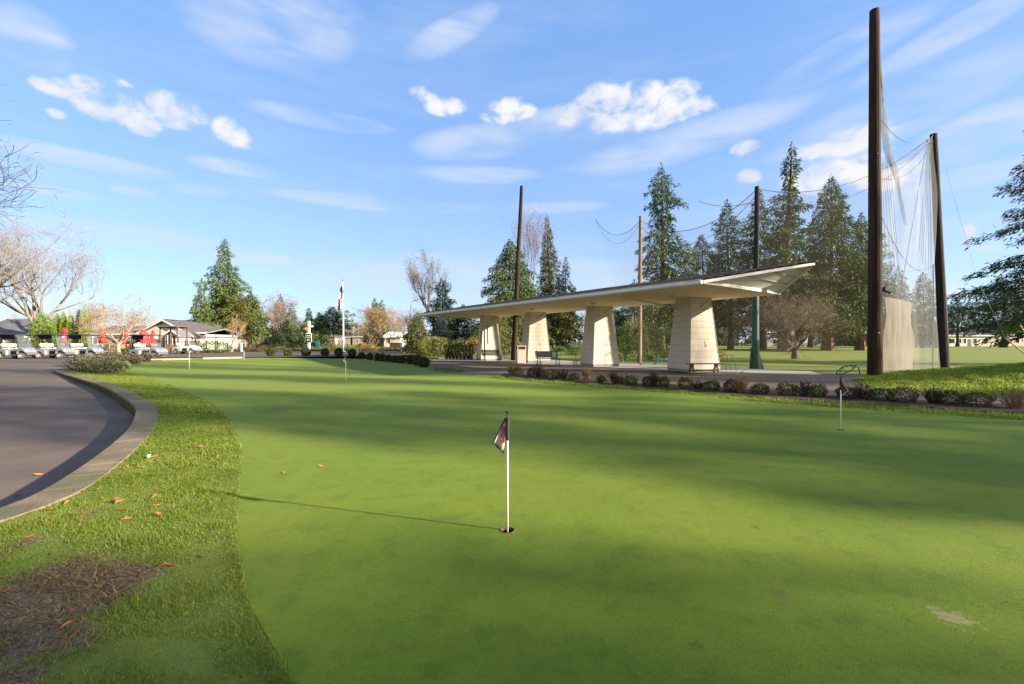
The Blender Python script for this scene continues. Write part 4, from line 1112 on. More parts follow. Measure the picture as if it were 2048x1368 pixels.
# rake boards + gable panels at both pointed ends
for end in (0, 1):
    s_e = (lambda p: -p) if end == 0 else (lambda p: RL + p)
    A = rl(s_e(0), 0.02, ZS - .0); B = rl(s_e(0), RW - .02, ZS - .0); R = rl(s_e(PROW - .05), RT, ZS + RH + .09)
    A2 = A + Vector((0, 0, .12)); B2 = B + Vector((0, 0, .12))
    m = MB()
    inn = RA * (-.05 if end == 0 else .05)
    m.add([A, B, B2, R, A2, A + inn, B + inn, B2 + inn, R + inn, A2 + inn], [(0, 1, 2, 4), (4, 2, 3), (9, 7, 6, 5), (9, 8, 7), (0, 5, 6, 1), (1, 6, 7, 2), (2, 7, 8, 3), (3, 8, 9, 4), (4, 9, 5, 0)])
    gp_ = m.build('gable_panel', M_panel, shel)
    m = MB(); out_ = RA * (.012 if end == 0 else -.012)
    for f in (.3, .55, .78):
        a = A2.lerp(R, f) ; b = B2.lerp(R, f * .92)
        a = a + out_; b = b + out_
        m.tube([a, b], .016, 4)
    m.build('panel_seam', M_base, gp_)
    for (P, nm) in ((A2, 'rake_board'), (B2, 'rake_board')):
        m = MB(); d = (R - P); dn = d.normalized(); up = Vector((0, 0, 1)); o = RA * (.03 if end == 0 else -.03)
        lo = Vector((0, 0, -.2))
        m.add([P + o, R + o, R + lo * .5 + o, P + lo * .55 + o, P, R, R + lo * .5, P + lo * .55], [(0, 1, 2, 3), (7, 6, 5, 4), (0, 4, 5, 1), (1, 5, 6, 2), (2, 6, 7, 3), (3, 7, 4, 0)])
        m.build(nm, M_panel, shel)
# gutters
for t, sg in ((-.02, -1), (RW + .02, 1)):
    m = MB()
    prof = [(0, 0), (.09, .0), (.125, .05), (.125, .13), (.145, .145), (.145, .165), (.0, .165)]
    vs = []
    for s in (0, RL):
        vs += [rl(s, t + sg * (p[0] - .02), ZS - .015 + p[1]) for p in prof]
    n = len(prof)
    m.add(vs, [tuple(range(n)), tuple(range(2 * n - 1, n - 1, -1))] + [(k, (k + 1) % n, n + (k + 1) % n, n + k) for k in range(n)])
    m.build('gutter', M_white, shel)
# pillars: tapered, clad with overlapping courses
U = Vector((.95, .31, 0)).normalized(); Vv = Vector((-U.y, U.x, 0))
corner = [gp(1381, 745.5, .06), gp(1186.8, 733.6, .06), gp(1056, 725.6, .06), gp(962.5, 721, .06)]
c4x = Vector((*corner[0], 0)); c1x = Vector((*corner[3], 0))
fr = [Vector((*c, 0)) for c in corner]
ZT = ZS - .06
pill = []
for i, c in enumerate(fr):
    cen = c + U * .87 + Vv * .87
    m = MB()
    NCo = 12
    h0 = .14; zt = ZT
    for k in range(NCo):
        za = h0 + (zt - h0) * k / NCo; zb = h0 + (zt - h0) * (k + 1) / NCo
        ha = .87 - .30 * k / NCo; hb = .87 - .30 * (k + 1) / NCo - .012
        ring = lambda h, z: [cen + U * (sx_ * h) + Vv * (sy_ * h) + Vector((0, 0, z + .06)) - SL for sx_, sy_ in ((-1, -1), (1, -1), (1, 1), (-1, 1))]
        a = ring(ha + .012, za); b = ring(hb + .012, zb + .006)
        m.add(a + b, [(0, 1, 2, 3), (7, 6, 5, 4), (0, 4, 5, 1), (1, 5, 6, 2), (2, 6, 7, 3), (3, 7, 4, 0)])
    po = m.build('pillar', M_shake, shel)
    pill.append((po, cen))
    m = MB(); m.add([v for z in (0, .142) for v in [cen + U * (a * .855) + Vv * (b * .855) + Vector((0, 0, .061 + z)) - SL for a, b in ((-1, -1), (1, -1), (1, 1), (-1, 1))]], [(3, 2, 1, 0), (4, 5, 6, 7), (0, 1, 5, 4), (1, 2, 6, 5), (2, 3, 7, 6), (3, 0, 4, 7)])
    m.build('pillar_base', M_base, po)
    # corner trim board
    m = MB()
    for (sa, sb) in ((-1, -1), (1, -1)):
        pa = cen + (U * sa + Vv * sb) * .885 + Vector((0, 0, .2)) - SL; pb = cen + (U * sa + Vv * sb) * .585 + Vector((0, 0, ZT - .02)) - SL
        m.tube([pa, pb], .02, 4)
    m.build('corner_trim', M_shake, po)
    # tap with white box on the lit face
    fz = 1.35; off = .87 - .30 * fz / ZT + .02
    tp = cen - Vv * off + U * .12 + Vector((0, 0, fz)) - SL
    m = MB(); m.box(tp, (.07, .07, .12)); m.tube([tp + Vector((-.02, 0, .05)), tp + Vector((-.06, -.03, .22))], .015, 5)
    m.build('tap_box', M_white, po)
    # pipe from the back gutter down to the pillar top
    m = MB()
    a = cen - Vv * .66 - U * .05 + Vector((0, 0, ZT - .40)) - SL; b = cen - Vv * .56 + U * .62 + Vector((0, 0, ZT + .02)) - SL
    m.tube([a, b], .045, 8)
    m.build('brace_pipe', M_tan, shel)
for ci, s_ in ((0, 4.0), (3, 21.6)):
    cen = pill[ci][1]
    g = rl(s_, 0, ZS + .0)
    e = cen - U * .64 + Vv * .3 + Vector((0, 0, ZT - .42)) - SL
    m = MB(); m.tube([g + Vector((0, 0, .02)), g + RN * .06 + Vector((0, 0, -.12)), e], [.04, .04, .04], 8)
    m.build('downspout', M_tan, shel)
for s_ in (3.6, 8.6, 14.0, 19.2):
    m = MB(); m.lathe([(.0, 0), (.16, 0), (.17, -.05), (.11, -.11), (0, -.12)], rl(s_ - .6, 2.6, ZS), 14)
    m.build('ceiling_light', M_glass_l, shel, smooth=False)
# alcove boards, conduit and switch panel on the first pillar
po, cen = pill[3]
def face_l(along, z, dep):
    h = .87 - .30 * z / ZT
    return cen - U * (h + dep) + Vv * along + Vector((0, 0, z + .06)) - SL
def face_r(along, z, dep):
    h = .87 - .30 * z / ZT
    return cen - Vv * (h + dep) + U * along + Vector((0, 0, z + .06)) - SL
m = MB(); m.tube([face_r(-.52, .1, .06), face_r(-.52, 2.75, .06)], .035, 6); m.tube([face_r(-.25, 1.3, .06), face_r(-.25, 2.75, .06), face_r(-.36, 2.9, .06), face_r(-.52, 2.75, .06)], .03, 6)
m.build('conduit', M_tan, shel)
m = MB()
a = [face_l(-.3, 1.35, .015), face_l(.1, 1.35, .015), face_l(.1, 2.45, .015), face_l(-.3, 2.45, .015)]; b = [face_l(-.3, 1.35, .11), face_l(.1, 1.35, .11), face_l(.1, 2.45, .11), face_l(-.3, 2.45, .11)]
m.add(a + b, [(0, 1, 2, 3), (7, 6, 5, 4), (0, 4, 5, 1), (1, 5, 6, 2), (2, 6, 7, 3), (3, 7, 4, 0)])
m.build('switch_panel', M_tan, shel)

# ------------------------------------------------------------------ poles and nets
M_pole = pmat('creosoted_pole', (.015, .009, .007), (.042, .022, .014), 5, .85, .6, 16, spec=.2, stretch=(1.5, 1.5, .12), c3=(.055, .03, .017), scale3=1.1)
M_pole_d = pmat('dark_pole', (.011, .009, .010), (.027, .02, .018), 5, .8, .5, 16, spec=.2, stretch=(1.5, 1.5, .12))
M_pole_l = pmat('pale_pole', (.15, .10, .065), (.23, .155, .105), 5, .85, .5, 16, stretch=(1.5, 1.5, .12), c3=(.19, .15, .12), scale3=.5)
M_pad = pmat('green_pole_padding', (.004, .034, .022), (.008, .06, .036), 3, .6, .4, 9)
M_rope = pmat('net_rope', (.05, .05, .05), rough=.8)
def pole(label, b, t, r0, r1, mat, cut=.12):
    z = G(*b)
    root = empty('net_pole', (b[0], b[1], z), 0, label, 'pole', 'tall driving range net poles')
    m = MB(); T = Vector((t[0] - b[0], t[1] - b[1], t[2] - z))
    pts = [T * u + Vector((.012 * sin(u * 9), .012 * cos(u * 7), 0)) for u in (-.02, .04, .2, .4, .6, .8, .97)]
    rs = [r0 * 1.04, r0, *(r0 + (r1 - r0) * u for u in (.2, .4, .6, .8, .97))]
    m.tube(pts, rs, 14)
    top = T; n = 14; a0 = len(m.v)
    d = T.normalized()
    m.tube([T * .97 + Vector((.012 * sin(8.7), .012 * cos(6.8), 0)), T], [r1, r1 * .94], 14)
    m.build('shaft', mat, root, smooth=False)
    return root, T
def place(px, py, Y): return (lx(px, Y), Y, hz(py, Y))
B1 = gp(1750, 752.5, .12); B1 = (B1[0], B1[1])
P1, T1 = pole('tallest brown net pole standing at the edge of the grass mound', B1, (lx(1749, B1[1]), B1[1], hz(20, B1[1])), .255, .175, M_pole)
P2, T2 = pole('dark leaning net pole behind the mound with net ropes at its top', (lx(1889, 26), 26), (lx(1867, 26), 26, hz(268, 26)), .25, .18, M_pole_d)
B3 = gp(1511, 739); P3, T3 = pole('dark net pole with green padding round its foot behind the shelter roof', B3, (lx(1514, B3[1]), B3[1], hz(373, B3[1])), .155, .12, M_pole_d)
B4 = gp(1279, 725.5); P4, T4 = pole('pale brown net pole between the third and fourth pillars', B4, (lx(1281, B4[1]), B4[1], hz(432, B4[1])), .17, .12, M_pole_l)
B5 = gp(1027, 722); P5, T5 = pole('leaning brown net pole between the first two pillars', B5, (lx(1043, B5[1]), B5[1], hz(372, B5[1])), .24, .13, M_pole)
m = MB(); m.lathe([(.32, 0), (.29, .35), (.2, .85), (.182, 2.0), (.175, 4.2), (.0, 4.2)], (0, 0, -.02), 16)
m.build('foot_padding', M_pad, P3)
m = MB(); m.tube([(-.34, -.1, .02), (-.2, .0, 1.2)], .06, 6); m.tube([(.4, 0, .02), (.2, .02, .8)], .06, 6); m.build('padding_flap', M_pad, P3)
# bolts, lamp and fittings
for z in (16.0, 9.2, 1.95):
    m = MB(); m.lathe([(0, -.02), (.045, 0), (0, .03)], (-.05, -.255 if z < 5 else -.2, z - .2), 8)
    m.build('bolt', M_white, P1)
m = MB(); zl = hz(581, B1[1]) - G(*B1); m.box((.42, -.1, zl), (.34, .2, .12), Matrix.Rotation(radians(25), 3, 'Y')); m.tube([(.15, 0, zl - .12), (.35, -.05, zl)], .03, 6)
m.build('flood_lamp', M_black, P1)
t1 = Vector((B1[0], B1[1], G(*B1))) + T1; t2 = Vector((lx(1867, 26), 26, hz(268, 26))); t3 = Vector((lx(1514, B3[1]), B3[1], hz(378, B3[1]))); t4 = Vector((lx(1281, B4[1]), B4[1], hz(440, B4[1])))
M_net = netmat('grey_net', (.36, .355, .345), .2, .5, .5)
M_net2 = netmat('beige_net', (.46, .42, .35), .30, .35, .6)
M_screen = netmat('windbreak_mesh', (.25, .20, .145), .78, .14, 1.2)
def net_surface(top, bottom, nu, nv, bulge, seed, nrm):
    vs = []; fs = []
    for j in range(nv + 1):
        for i in range(nu + 1):
            u = i / nu; v = j / nv
            p = top(u).lerp(bottom(u), v)
            w = mnoise.noise((u * 9 + seed, v * 2.2, 0)) * bulge + mnoise.noise((u * 26 + seed, v * 1.2, 4)) * bulge * .35
            vs.append(p + nrm * w * sin(pi * min(1, v * 1.4 + .06) * .9))
    for j in range(nv):
        for i in range(nu):
            o = j * (nu + 1) + i
            fs.append((o, o + 1, o + nu + 2, o + nu + 1))
    return MB().add(vs, fs)
def sag(a, b, s):
    return lambda u: a.lerp(b, u) - Vector((0, 0, 4 * s * u * (1 - u)))
# side net between the two tall poles, hung low from the second pole's top
netr = empty('range_net', (20, 23, 0), 0, 'grey side net hanging between the tallest pole and the dark leaning pole', 'net')
o = Vector((20, 23, 0))
a1 = Vector((B1[0] + .3, B1[1] + .1, hz(335, B1[1]))); 
def side_top(u):
    p = a1.lerp(t2, u); p.z = a1.z + (t2.z - a1.z) * u - .5 * 4 * u * (1 - u); return p
def side_bot(u):
    p = a1.lerp(Vector((lx(1880, 26), 26, 0)), u); p.z = G(p.x, p.y) + .02; return p
nr = Vector((.6, -.8, 0))
m = net_surface(lambda u: side_top(u) - o, lambda u: side_bot(u) - o, 60, 30, .35, 2, nr); m.build('netting', M_net, netr, smooth=True)
# gathered fold of net from the top of the first pole
m = MB(); ft = t1 - o - Vector((-.12, 0, .9))
pts = [ft, Vector((lx(1765, 20.2), 20.2, hz(200, 20.2))) - o, Vector((lx(1775, 20.6), 20.6, hz(300, 20.6))) - o, Vector((lx(1790, 21), 21, hz(350, 21))) - o, Vector((lx(1810, 21.6), 21.6, hz(450, 21.6))) - o]
vs = []; fs = []; ws = [.05, .16, .24, .22, .10]
pp = resample(pts, 24)
for k, p in enumerate(pp):
    w = float(np.interp(k / 23 * 4, range(5), ws)) * .6
    for j in range(5):
        vs.append(p + Vector((w * (j / 2 - 1), .08 * sin(j * 2.1 + k * .2), 0)))
for k in range(23):
    for j in range(4):
        q = k * 5 + j; fs.append((q, q + 1, q + 6, q + 5))
m.add(vs, fs); m.build('gathered_fold', netmat('gathered_net', (.36, .34, .28), .5, .5, 2), netr, smooth=True)
# rope lines and pleats
m = MB()
def rope(a, b, s, r=.014, n=16): m.tube([sag(Vector(a), Vector(b), s)(k / n) - o for k in range(n + 1)], r, 4)
rope(a1, t2, .5, .018); rope(a1 + Vector((0, 0, -.4)), t2 - Vector((0, 0, .35)), .75, .016)
rope((B1[0] + .2, B1[1], hz(236, B1[1])), (lx(1842, 25), 25, hz(280, 25)), .5, .012)
rope((B1[0] + .2, B1[1], hz(425, B1[1])), (lx(1868, 26), 26, hz(528, 26)), 1.2, .013)
rope((lx(1800, 22), 22, hz(545, 22)), (lx(1871, 26), 26, hz(528, 26)), .1, .01)
rope((lx(1855, 25.6), 25.6, hz(280, 25.6)), (lx(1800, 22.2), 22.2, hz(590, 22.2)), .0, .014)
rope((lx(1867, 26), 26, hz(528, 26)), (lx(1866, 25.9), 25.9, hz(735, 25.9)), .05, .03)
for k, (xa, xb) in enumerate([(1856, 1838), (1857, 1842), (1858, 1845), (1859, 1850), (1860, 1856), (1860, 1862), (1858, 1866)]):
    rope((lx(xa, 25.8), 25.8, hz(284, 25.8)), (lx(xb, 25.2), 25.2, hz(500 + 14 * k, 25.2)), .02, .009)
for k, (xa, xb) in enumerate([(1764, 1772), (1766, 1781), (1770, 1790), (1774, 1797), (1780, 1800), (1762, 1766)]):
    rope((lx(xa, 20.4), 20.4, hz(326 - k, 20.4)), (lx(xb, 20.9), 20.9, hz(520 + 10 * k, 20.9)), .02, .007)
m.build('rope', M_rope, netr)
# windbreak mesh panel, bunched, in dense tan mesh
m = net_surface(lambda u: Vector((lx(1770 + 56 * u, 21.4 + u * 1.6), 21.4 + u * 1.6, hz(594 + 6 * u * u, 21.4))) - o, lambda u: Vector((lx(1766 + 60 * u, 21.4 + u * 1.6), 21.4 + u * 1.6, G(lx(1766 + 60 * u, 21.4), 21.4) + .0)) - o, 26, 14, .18, 7, nr)
m.build('windbreak_panel', M_screen, netr, smooth=True)
# long net behind the shelter, sagging from pole to pole
netb = empty('range_net', (9, 30, 0), 0, 'long sagging beige net strung behind the shelter from pole to pole', 'net')
o = Vector((9, 30, 0))
t0 = Vector((lx(1190, 40), 40, hz(437, 40)))
def long_top(u):
    if u < .5: return sag(t2 - Vector((.3, 0, .3)), t3, 1.2)(u * 2)
    if u < .85: return sag(t3, t4, 1.5)((u - .5) / .35)
    return sag(t4, t0, 1.3)((u - .85) / .15)
b2 = Vector((lx(1889, 26), 26, .0)); b3 = Vector((*B3, 0)); b4 = Vector((*B4, 0)); b0 = Vector((lx(1190, 40), 40, 0))
def long_bot(u):
    p = (b2.lerp(b3, u * 2) if u < .5 else b3.lerp(b4, (u - .5) / .35) if u < .85 else b4.lerp(t0 - Vector((0, 0, .4)), (u - .85) / .15))
    if u > .85: return p
    return Vector((p.x, p.y + .3, G(p.x, p.y) + .02))
m = net_surface(lambda u: long_top(u) - o, lambda u: long_bot(u) - o, 90, 14, .25, 11, Vector((.6, .8, 0))); m.build('netting', netmat('long_net', (.17, .14, .085), .10, .7, .3), netb, smooth=True)
m = MB()
for (a, b, s, r) in ((t2 - Vector((.3, 0, .3)), t3, 1.2, .02), (t3, t4, 1.5, .018), (t4, t0, 1.3, .016), (t2 - Vector((.3, 0, .6)), t3 - Vector((0, 0, .5)), 1.6, .015), (t3 - Vector((0, 0, .3)), t4 - Vector((0, 0, .5)), 2.0, .014),
                     (t3 - Vector((0, 0, .7)), Vector((lx(1397, 40), 40, hz(402, 40))), .35, .02), (t4 - Vector((0, 0, .2)), t0 + Vector((0, 0, .0)), 1.9, .01)):
    rope(a, b, s, r)
m.build('rope', M_rope, netb)
# pole guards at the right edge
M_yel = pmat('yellow_guard', (.50, .36, .07), rough=.5)
m = MB(); a = Vector((lx(2010, 15), 15, hz(676, 15))); b = Vector((lx(2062, 15), 15, hz(717, 15)))
gy = empty('guy_wire', (b.x, b.y, G(b.x, b.y)), 0, 'yellow guarded guy wire running down to the mound at the right edge', 'guy wire'); o = gy.location
m.tube([a - o, b - o, Vector((b.x + .7, b.y, G(b.x + .7, b.y) - .02)) - o], .022, 8); m.build('guard_sleeve', M_yel, gy)
m = MB(); m.tube([a - o, Vector((lx(1955, 15.5), 15.5, hz(560, 15.5))) - o, Vector((lx(1890, 16), 16, hz(330, 16))) - o], .004, 4); m.build('wire', M_steel, gy)
m = MB(); a = Vector((lx(2040, 17), 17, hz(650, 17))); b = Vector((lx(2075, 17), 17, hz(705, 17)))
gy2 = empty('guy_wire', (b.x, b.y, G(b.x, b.y)), 0, 'second, higher yellow guy wire guard almost out of the photo', 'guy wire'); o = gy2.location
m.tube([a - o, b - o, Vector((b.x + .6, b.y, G(b.x + .6, b.y) - .02)) - o], .022, 8); m.build('guard_sleeve', M_yel, gy2)

# ------------------------------------------------------------------ shelter furniture
M_woodg = pmat('weathered_wood', (.16, .11, .08), (.24, .17, .13), 4, .85, .4, 20, stretch=(.3, 4, 4))
M_bin = pmat('tan_bin', (.56, .48, .38), (.50, .43, .34), 3, .6)
def bench(label, px, py, rz, slat_mat, sign=None, w=1.5):
    x, y = gp(px, py, .06)
    b = empty('bench', (x, y, .062), rz, label, 'bench', None)
    m = MB()
    for k in range(4): m.box((0, -.02 - .11 * k + .18, .43), (w, .095, .035))
    m.build('seat', slat_mat, b, bevel=.006)
    m = MB(); rot = Matrix.Rotation(radians(-14), 3, 'X')
    for k in range(4): m.box((0, .25 + .028 * k, .53 + .105 * k), (w, .03, .09), rot)
    bk = m.build('backrest', slat_mat, b, bevel=.006)
    for sx_ in (-.42, .42):
        m = MB(); X = sx_ * w
        m.tube([(X, -.2, 0), (X, -.18, .41), (X, .2, .41)], .022, 6); m.tube([(X, .34, 0), (X, .2, .38), (X, .24, .5), (X, .35, .93)], .022, 6); m.tube([(X, -.19, .1), (X, .3, .12)], .016, 6)
        m.build('leg', M_dark, b)
    if sign:
        m = MB(); m.box((-.1, .235, .69), (w * .66, .012, .36), rot); sg = m.build('banner', sign, b)
        m = MB(); m.box((w * .33, .234, .69), (w * .17, .012, .34), rot); m.build('notice', M_white, b)
    return b
bench('dark green slatted bench in front of the first pillar', 984, 723, radians(28), M_green_p)
M_banner = pmat('printed_banner', (.10, .12, .22), (.46, .48, .55), 16, .5, coord='Object', detail=3, lo=.4, hi=.6, c3=(.16, .13, .16), scale3=9)
bench('dark bench with a printed photo banner on its back by the second pillar', 1097, 731, radians(20), M_green_p, M_banner, 1.55)
# wooden trestle bench by the fourth pillar
x, y = gp(1408, 748, .06)
b = empty('trestle_bench', (x, y, .062), radians(8), 'weathered wooden trestle bench in front of the fourth pillar', 'bench')
m = MB(); m.box((0, 0, .47), (1.65, .28, .045)); m.build('top', M_woodg, b, bevel=.006)
for sx_ in (-.6, .6):
    m = MB()
    for sy_ in (-1, 1): m.box((sx_, sy_ * .12, .225), (.09, .045, .47), Matrix.Rotation(radians(17 * sy_), 3, 'X'))
    m.box((sx_, 0, .42), (.09, .26, .05)); m.build('leg', M_woodg, b)
m = MB(); m.box((0, 0, .16), (1.25, .04, .09)); m.build('stretcher', M_woodg, b)
# litter bin
x, y = gp(1041, 726.3, .06)
b = empty('litter_bin', (x, y, .062), radians(14), 'square tan litter bin beside the second pillar', 'bin')
m = MB(); m.box((0, 0, .46), (.62, .62, .92)); bd = m.build('bin_body', M_bin, b, bevel=.015)
m = MB(); m.box((0, 0, 1.19), (.66, .66, .07))
for sx_ in (-1, 1):
    for sy_ in (-1, 1): m.box((sx_ * .28, sy_ * .28, 1.05), (.07, .07, .25))
m.box((0, 0, .93), (.66, .66, .05)); m.build('hood', M_bin, b, bevel=.01)
m = MB(); m.box((0, 0, 1.05), (.5, .5, .2)); m.build('bag_opening', M_dark, b)
# golf bag stands: bent rod frames
def bag_stand(label, px, py, rz, mat=M_steel, w=.75, h=.72):
    x, y = gp(px, py, .06)
    b = empty('bag_stand', (x, y, .062), rz, label, 'bag stand')
    m = MB()
    m.tube([(-w / 2 - .1, -.1, 0), (-w / 2, 0, h * .8), (-w / 2 + .1, .02, h), (w / 2 - .05, .02, h), (w / 2, 0, h * .9), (w / 2 + .12, -.1, 0)], .012, 6)
    m.tube([(-w / 2 - .5, -.1, 0), (-w / 2 - .42, 0, h * .55), (-w / 2 - .1, .0, h * .68), (-w / 2 + .02, .02, h * .9)], .012, 6)
    m.build('frame', mat, b)
    m = MB()
    for s_ in (-.3, -.05, .2): m.tube([(s_ - .12, .02, h), (s_ + .06, -.08, .05), (s_ + .2, .02, h)], .009, 5)
    m.tube([(-w / 2, .05, .06), (w / 2 + .05, .05, .06)], .012, 6); m.build('divider', mat, b)
    return b
bag_stand('thin steel bag stand against the first pillar beside the green bench', 1020, 725, radians(15), M_dark)
bag_stand('thin steel bag stand against the lit third pillar', 1228, 735, radians(8), M_steel, .95, .85)
bag_stand('dark bag stand behind the trestle bench at the fourth pillar', 1450, 742, radians(10), M_dark, .9, .8)
# ball caddy with upright handle at the third pillar
x, y = gp(1151, 731.5, .06)
b = empty('ball_caddy', (x, y, .062), radians(20), 'small green ball caddy with a thin upright handle by the third pillar', 'ball caddy')
m = MB()
for z in (.05, .16, .27): m.tube([(-.17, -.13, z), (.17, -.13, z), (.17, .13, z), (-.17, .13, z)], .012, 5, closed=True)
for sx_ in (-.17, 0, .17):
    for sy_ in (-.13, .13): m.tube([(sx_, sy_, 0), (sx_, sy_, .28)], .01, 5)
m.build('basket', M_green_p, b)
m = MB(); m.tube([(-.1, 0, .1), (.08, 0, 1.0), (.12, 0, 1.04)], .011, 6); m.build('handle', M_dark, b)
# low dark table at the left end
x, y = gp(934, 720, .06)
b = empty('low_table', (x, y, .062), radians(25), 'low dark wooden table between the potted conifers and first pillar', 'table')
m = MB(); m.box((0, 0, .6), (1.1, .6, .06)); m.build('tabletop', M_woodg, b, bevel=.006)
for sx_ in (-.42, .42):
    m = MB(); m.box((sx_, -.16, .29), (.07, .07, .6), Matrix.Rotation(radians(-16), 3, 'X')); m.box((sx_, .16, .29), (.07, .07, .6), Matrix.Rotation(radians(16), 3, 'X')); m.build('leg', M_woodg, b)
# potted young conifers
M_pot = pmat('dark_pot', (.03, .035, .045), rough=.5)
ORD = ['first', 'second', 'third', 'fourth', 'fifth', 'sixth', 'seventh', 'eighth', 'ninth', 'tenth', 'eleventh', 'twelfth', 'thirteenth', 'fourteenth', 'fifteenth', 'sixteenth', 'seventeenth', 'eighteenth', 'nineteenth', 'twentieth']
for i, px in enumerate([893, 900, 907, 914, 921, 929, 936, 942]):
    x, y = gp(px, 718.3 + .1 * i, .05)
    y -= .0
    b = empty('potted_conifer', (x, y, .03), 0, f'{ORD[i]} small dark conifer in a black pot counting from the lawn end' if i < 7 else 'last small potted conifer, touching the first pillar', 'potted plant', 'row of potted conifers')
    m = MB(); m.lathe([(.11, 0), (.15, .3), (.165, .31), (.14, .29), (0, .28)], n=14); m.build('pot', M_pot, b)
    r = np.random.default_rng(500 + i); V = leafball(r, (0, 0, .82), (.17, .17, .56), 420, .11, .15, i)
    np_mesh('foliage', V, 4, FOL['box' if i % 3 else 'hedge'], b)
# blue hose arch on the range grass
M_blue = pmat('blue_hose', (.02, .17, .48), rough=.4)
x, y = gp(1325, 731)
b = empty('hose', (x, y, 0), 0, 'blue and black hose looping out of the grass beside the fourth pillar', 'hose')
pts = [(-1.5, 0, .1), (-1.1, 0, .02), (-.6, 0, .05), (-.35, 0, .25), (.0, 0, .38), (.35, 0, .36), (.55, 0, .2), (.62, 0, 0)]
m = MB(); m.tube(resample(pts, 30), .035, 8); m.build('black_tube', M_black, b)
m = MB()
rs_ = resample(pts, 30)
for k in (5, 12, 15, 18, 21, 24): m.tube(rs_[k:k + 3], .047, 8)
m.build('blue_sleeve', M_blue, b)
# black hoop stand on the path edge
x, y = gp(1695, 752.5)
b = empty('hoop_stand', (x, y, G(x, y) + .0), radians(-6), 'black curved hoop frame standing on the path by the tallest pole', 'bag stand')
m = MB(); m.tube([(-.48, 0, 0), (-.4, 0, .16), (-.2, 0, .33), (.1, 0, .4), (.36, 0, .39), (.46, 0, .3), (.52, 0, 0)], .022, 8)
m.tube([(.36, 0, .38), (.2, .05, .2), (-.1, .08, .03), (-.48, .05, .0)], .022, 8); m.build('frame', M_black, b)
m = MB(); m.tube([(-.3, .05, .03), (-.2, 0, .32)], .014, 6); m.tube([(0, .08, .06), (-.2, 0, .32)], .014, 6); m.tube([(.28, .05, .3), (.1, 0, .4)], .014, 6); m.build('strut', M_black, b)
# timbers at the end of the path
M_timber = pmat('mossy_timber', (.10, .075, .045), (.14, .12, .05), 4, .95, .5, 18, stretch=(.4, 3, 3))
def timber(label, pa, pb, h=.14, mat=None, w=.16, name='timber_edging', dz=0):
    a = gpt(*pa); c = gpt(*pb); d = Vector((c[0] - a[0], c[1] - a[1])); L = d.length
    mid = ((a[0] + c[0]) / 2, (a[1] + c[1]) / 2)
    m = MB(); m.box((0, 0, h / 2), (L, w, h))
    o_ = m.build(name, mat or M_timber, bevel=.012, loc=(mid[0], mid[1], G0(*mid) + dz)); o_.rotation_euler = (0, 0, atan2(d.y, d.x))
    return tag(o_, label, 'edging')
timber('mossy timber lying on the asphalt at the end of the green', (870, 738), (924, 744))
timber('weathered timber on the lawn beside the potted conifers', (856, 717.5), (880, 718), .12)
M_pinkk = pmat('pale_kerb_timber', (.42, .30, .22), (.36, .26, .2), 3, .9)
timber('pale timber edging at the back of the green by the silver cart', (302, 721.5), (381, 719.2), .12, M_pinkk)
timber('longer pale timber edging at the back of the green by the white cart', (405, 718.6), (484, 716.6), .12, M_pinkk)

# bed shrubs along the path
def bed_y(px): return float(np.interp(px, [1020, 1174, 1299, 1426, 1484, 1579, 1700, 1817, 1965, 2048], [750, 764, 774, 783, 788, 793, 799, 807, 815, 822]))
SHR = [('b', 1022, 26, 30), ('m', 1036, 26, 18), ('m', 1064, 22, 20), ('b', 1077, 36, 34), ('m', 1091, 22, 18), ('m', 1112, 22, 20), ('b', 1128, 30, 24), ('m', 1149, 26, 16), ('b', 1174, 28, 34), ('m', 1205, 22, 17), ('b', 1231, 30, 32), ('m', 1240, 22, 18),
       ('m', 1264, 30, 22), ('m', 1299, 28, 22), ('b', 1312, 30, 36), ('m', 1331, 24, 24), ('m', 1374, 34, 26), ('b', 1400, 28, 22), ('m', 1426, 38, 22), ('m', 1466, 34, 28), ('b', 1484, 48, 46), ('m', 1525, 38, 24), ('m', 1579, 42, 28), ('b', 1614, 40, 38), ('m', 1642, 34, 28),
       ('m', 1700, 40, 26), ('b', 1733, 42, 38), ('m', 1770, 46, 28), ('m', 1817, 52, 34), ('b', 1874, 44, 40), ('m', 1911, 50, 30), ('m', 1965, 58, 30), ('b', 2043, 56, 44)]
near = ['behind the far pin', 'by the bin', 'by the second pillar', 'by the third pillar', 'by the trestle bench', 'by the netted green pole', 'by the plum tree', 'by the black hoop', 'by the tallest pole', 'by the mound', 'at the right edge']
nm_ = 0; nb_ = 0
for i, (k, px, w, h) in enumerate(SHR):
    x, y = gp(px, bed_y(px)); y += .12; sc = y / F
    if k == 'm':
        nm_ += 1
        W_ = 'rusty tipped' if i % 3 else 'greener'
        shrub('bed_shrub', f'{W_} low evergreen mound, {ORD[nm_ - 1]} of the mounds along the path from the bin' if nm_ <= 20 else f'{W_} evergreen mound nearest the right edge of the photo', x, y, w * sc * .82, h * sc * .95, 'rust' if i % 3 else 'box', 1100, .055, 600 + i, .3, 'evergreen mounds in the bed along the path', stem=False)
    else:
        nb_ += 1
        twig_shrub('bare_shrub', f'leafless brown twiggy shrub, {ORD[nb_ - 1]} of the bare shrubs along the path from the bin', x, y, w * sc * .85, h * sc * 1.0, 600 + i, M_twig_d if i % 4 else M_twig_t, 'bare shrubs in the bed along the path', n=46, tw=.006 + .0002 * y, leaf='rust', nl=60)
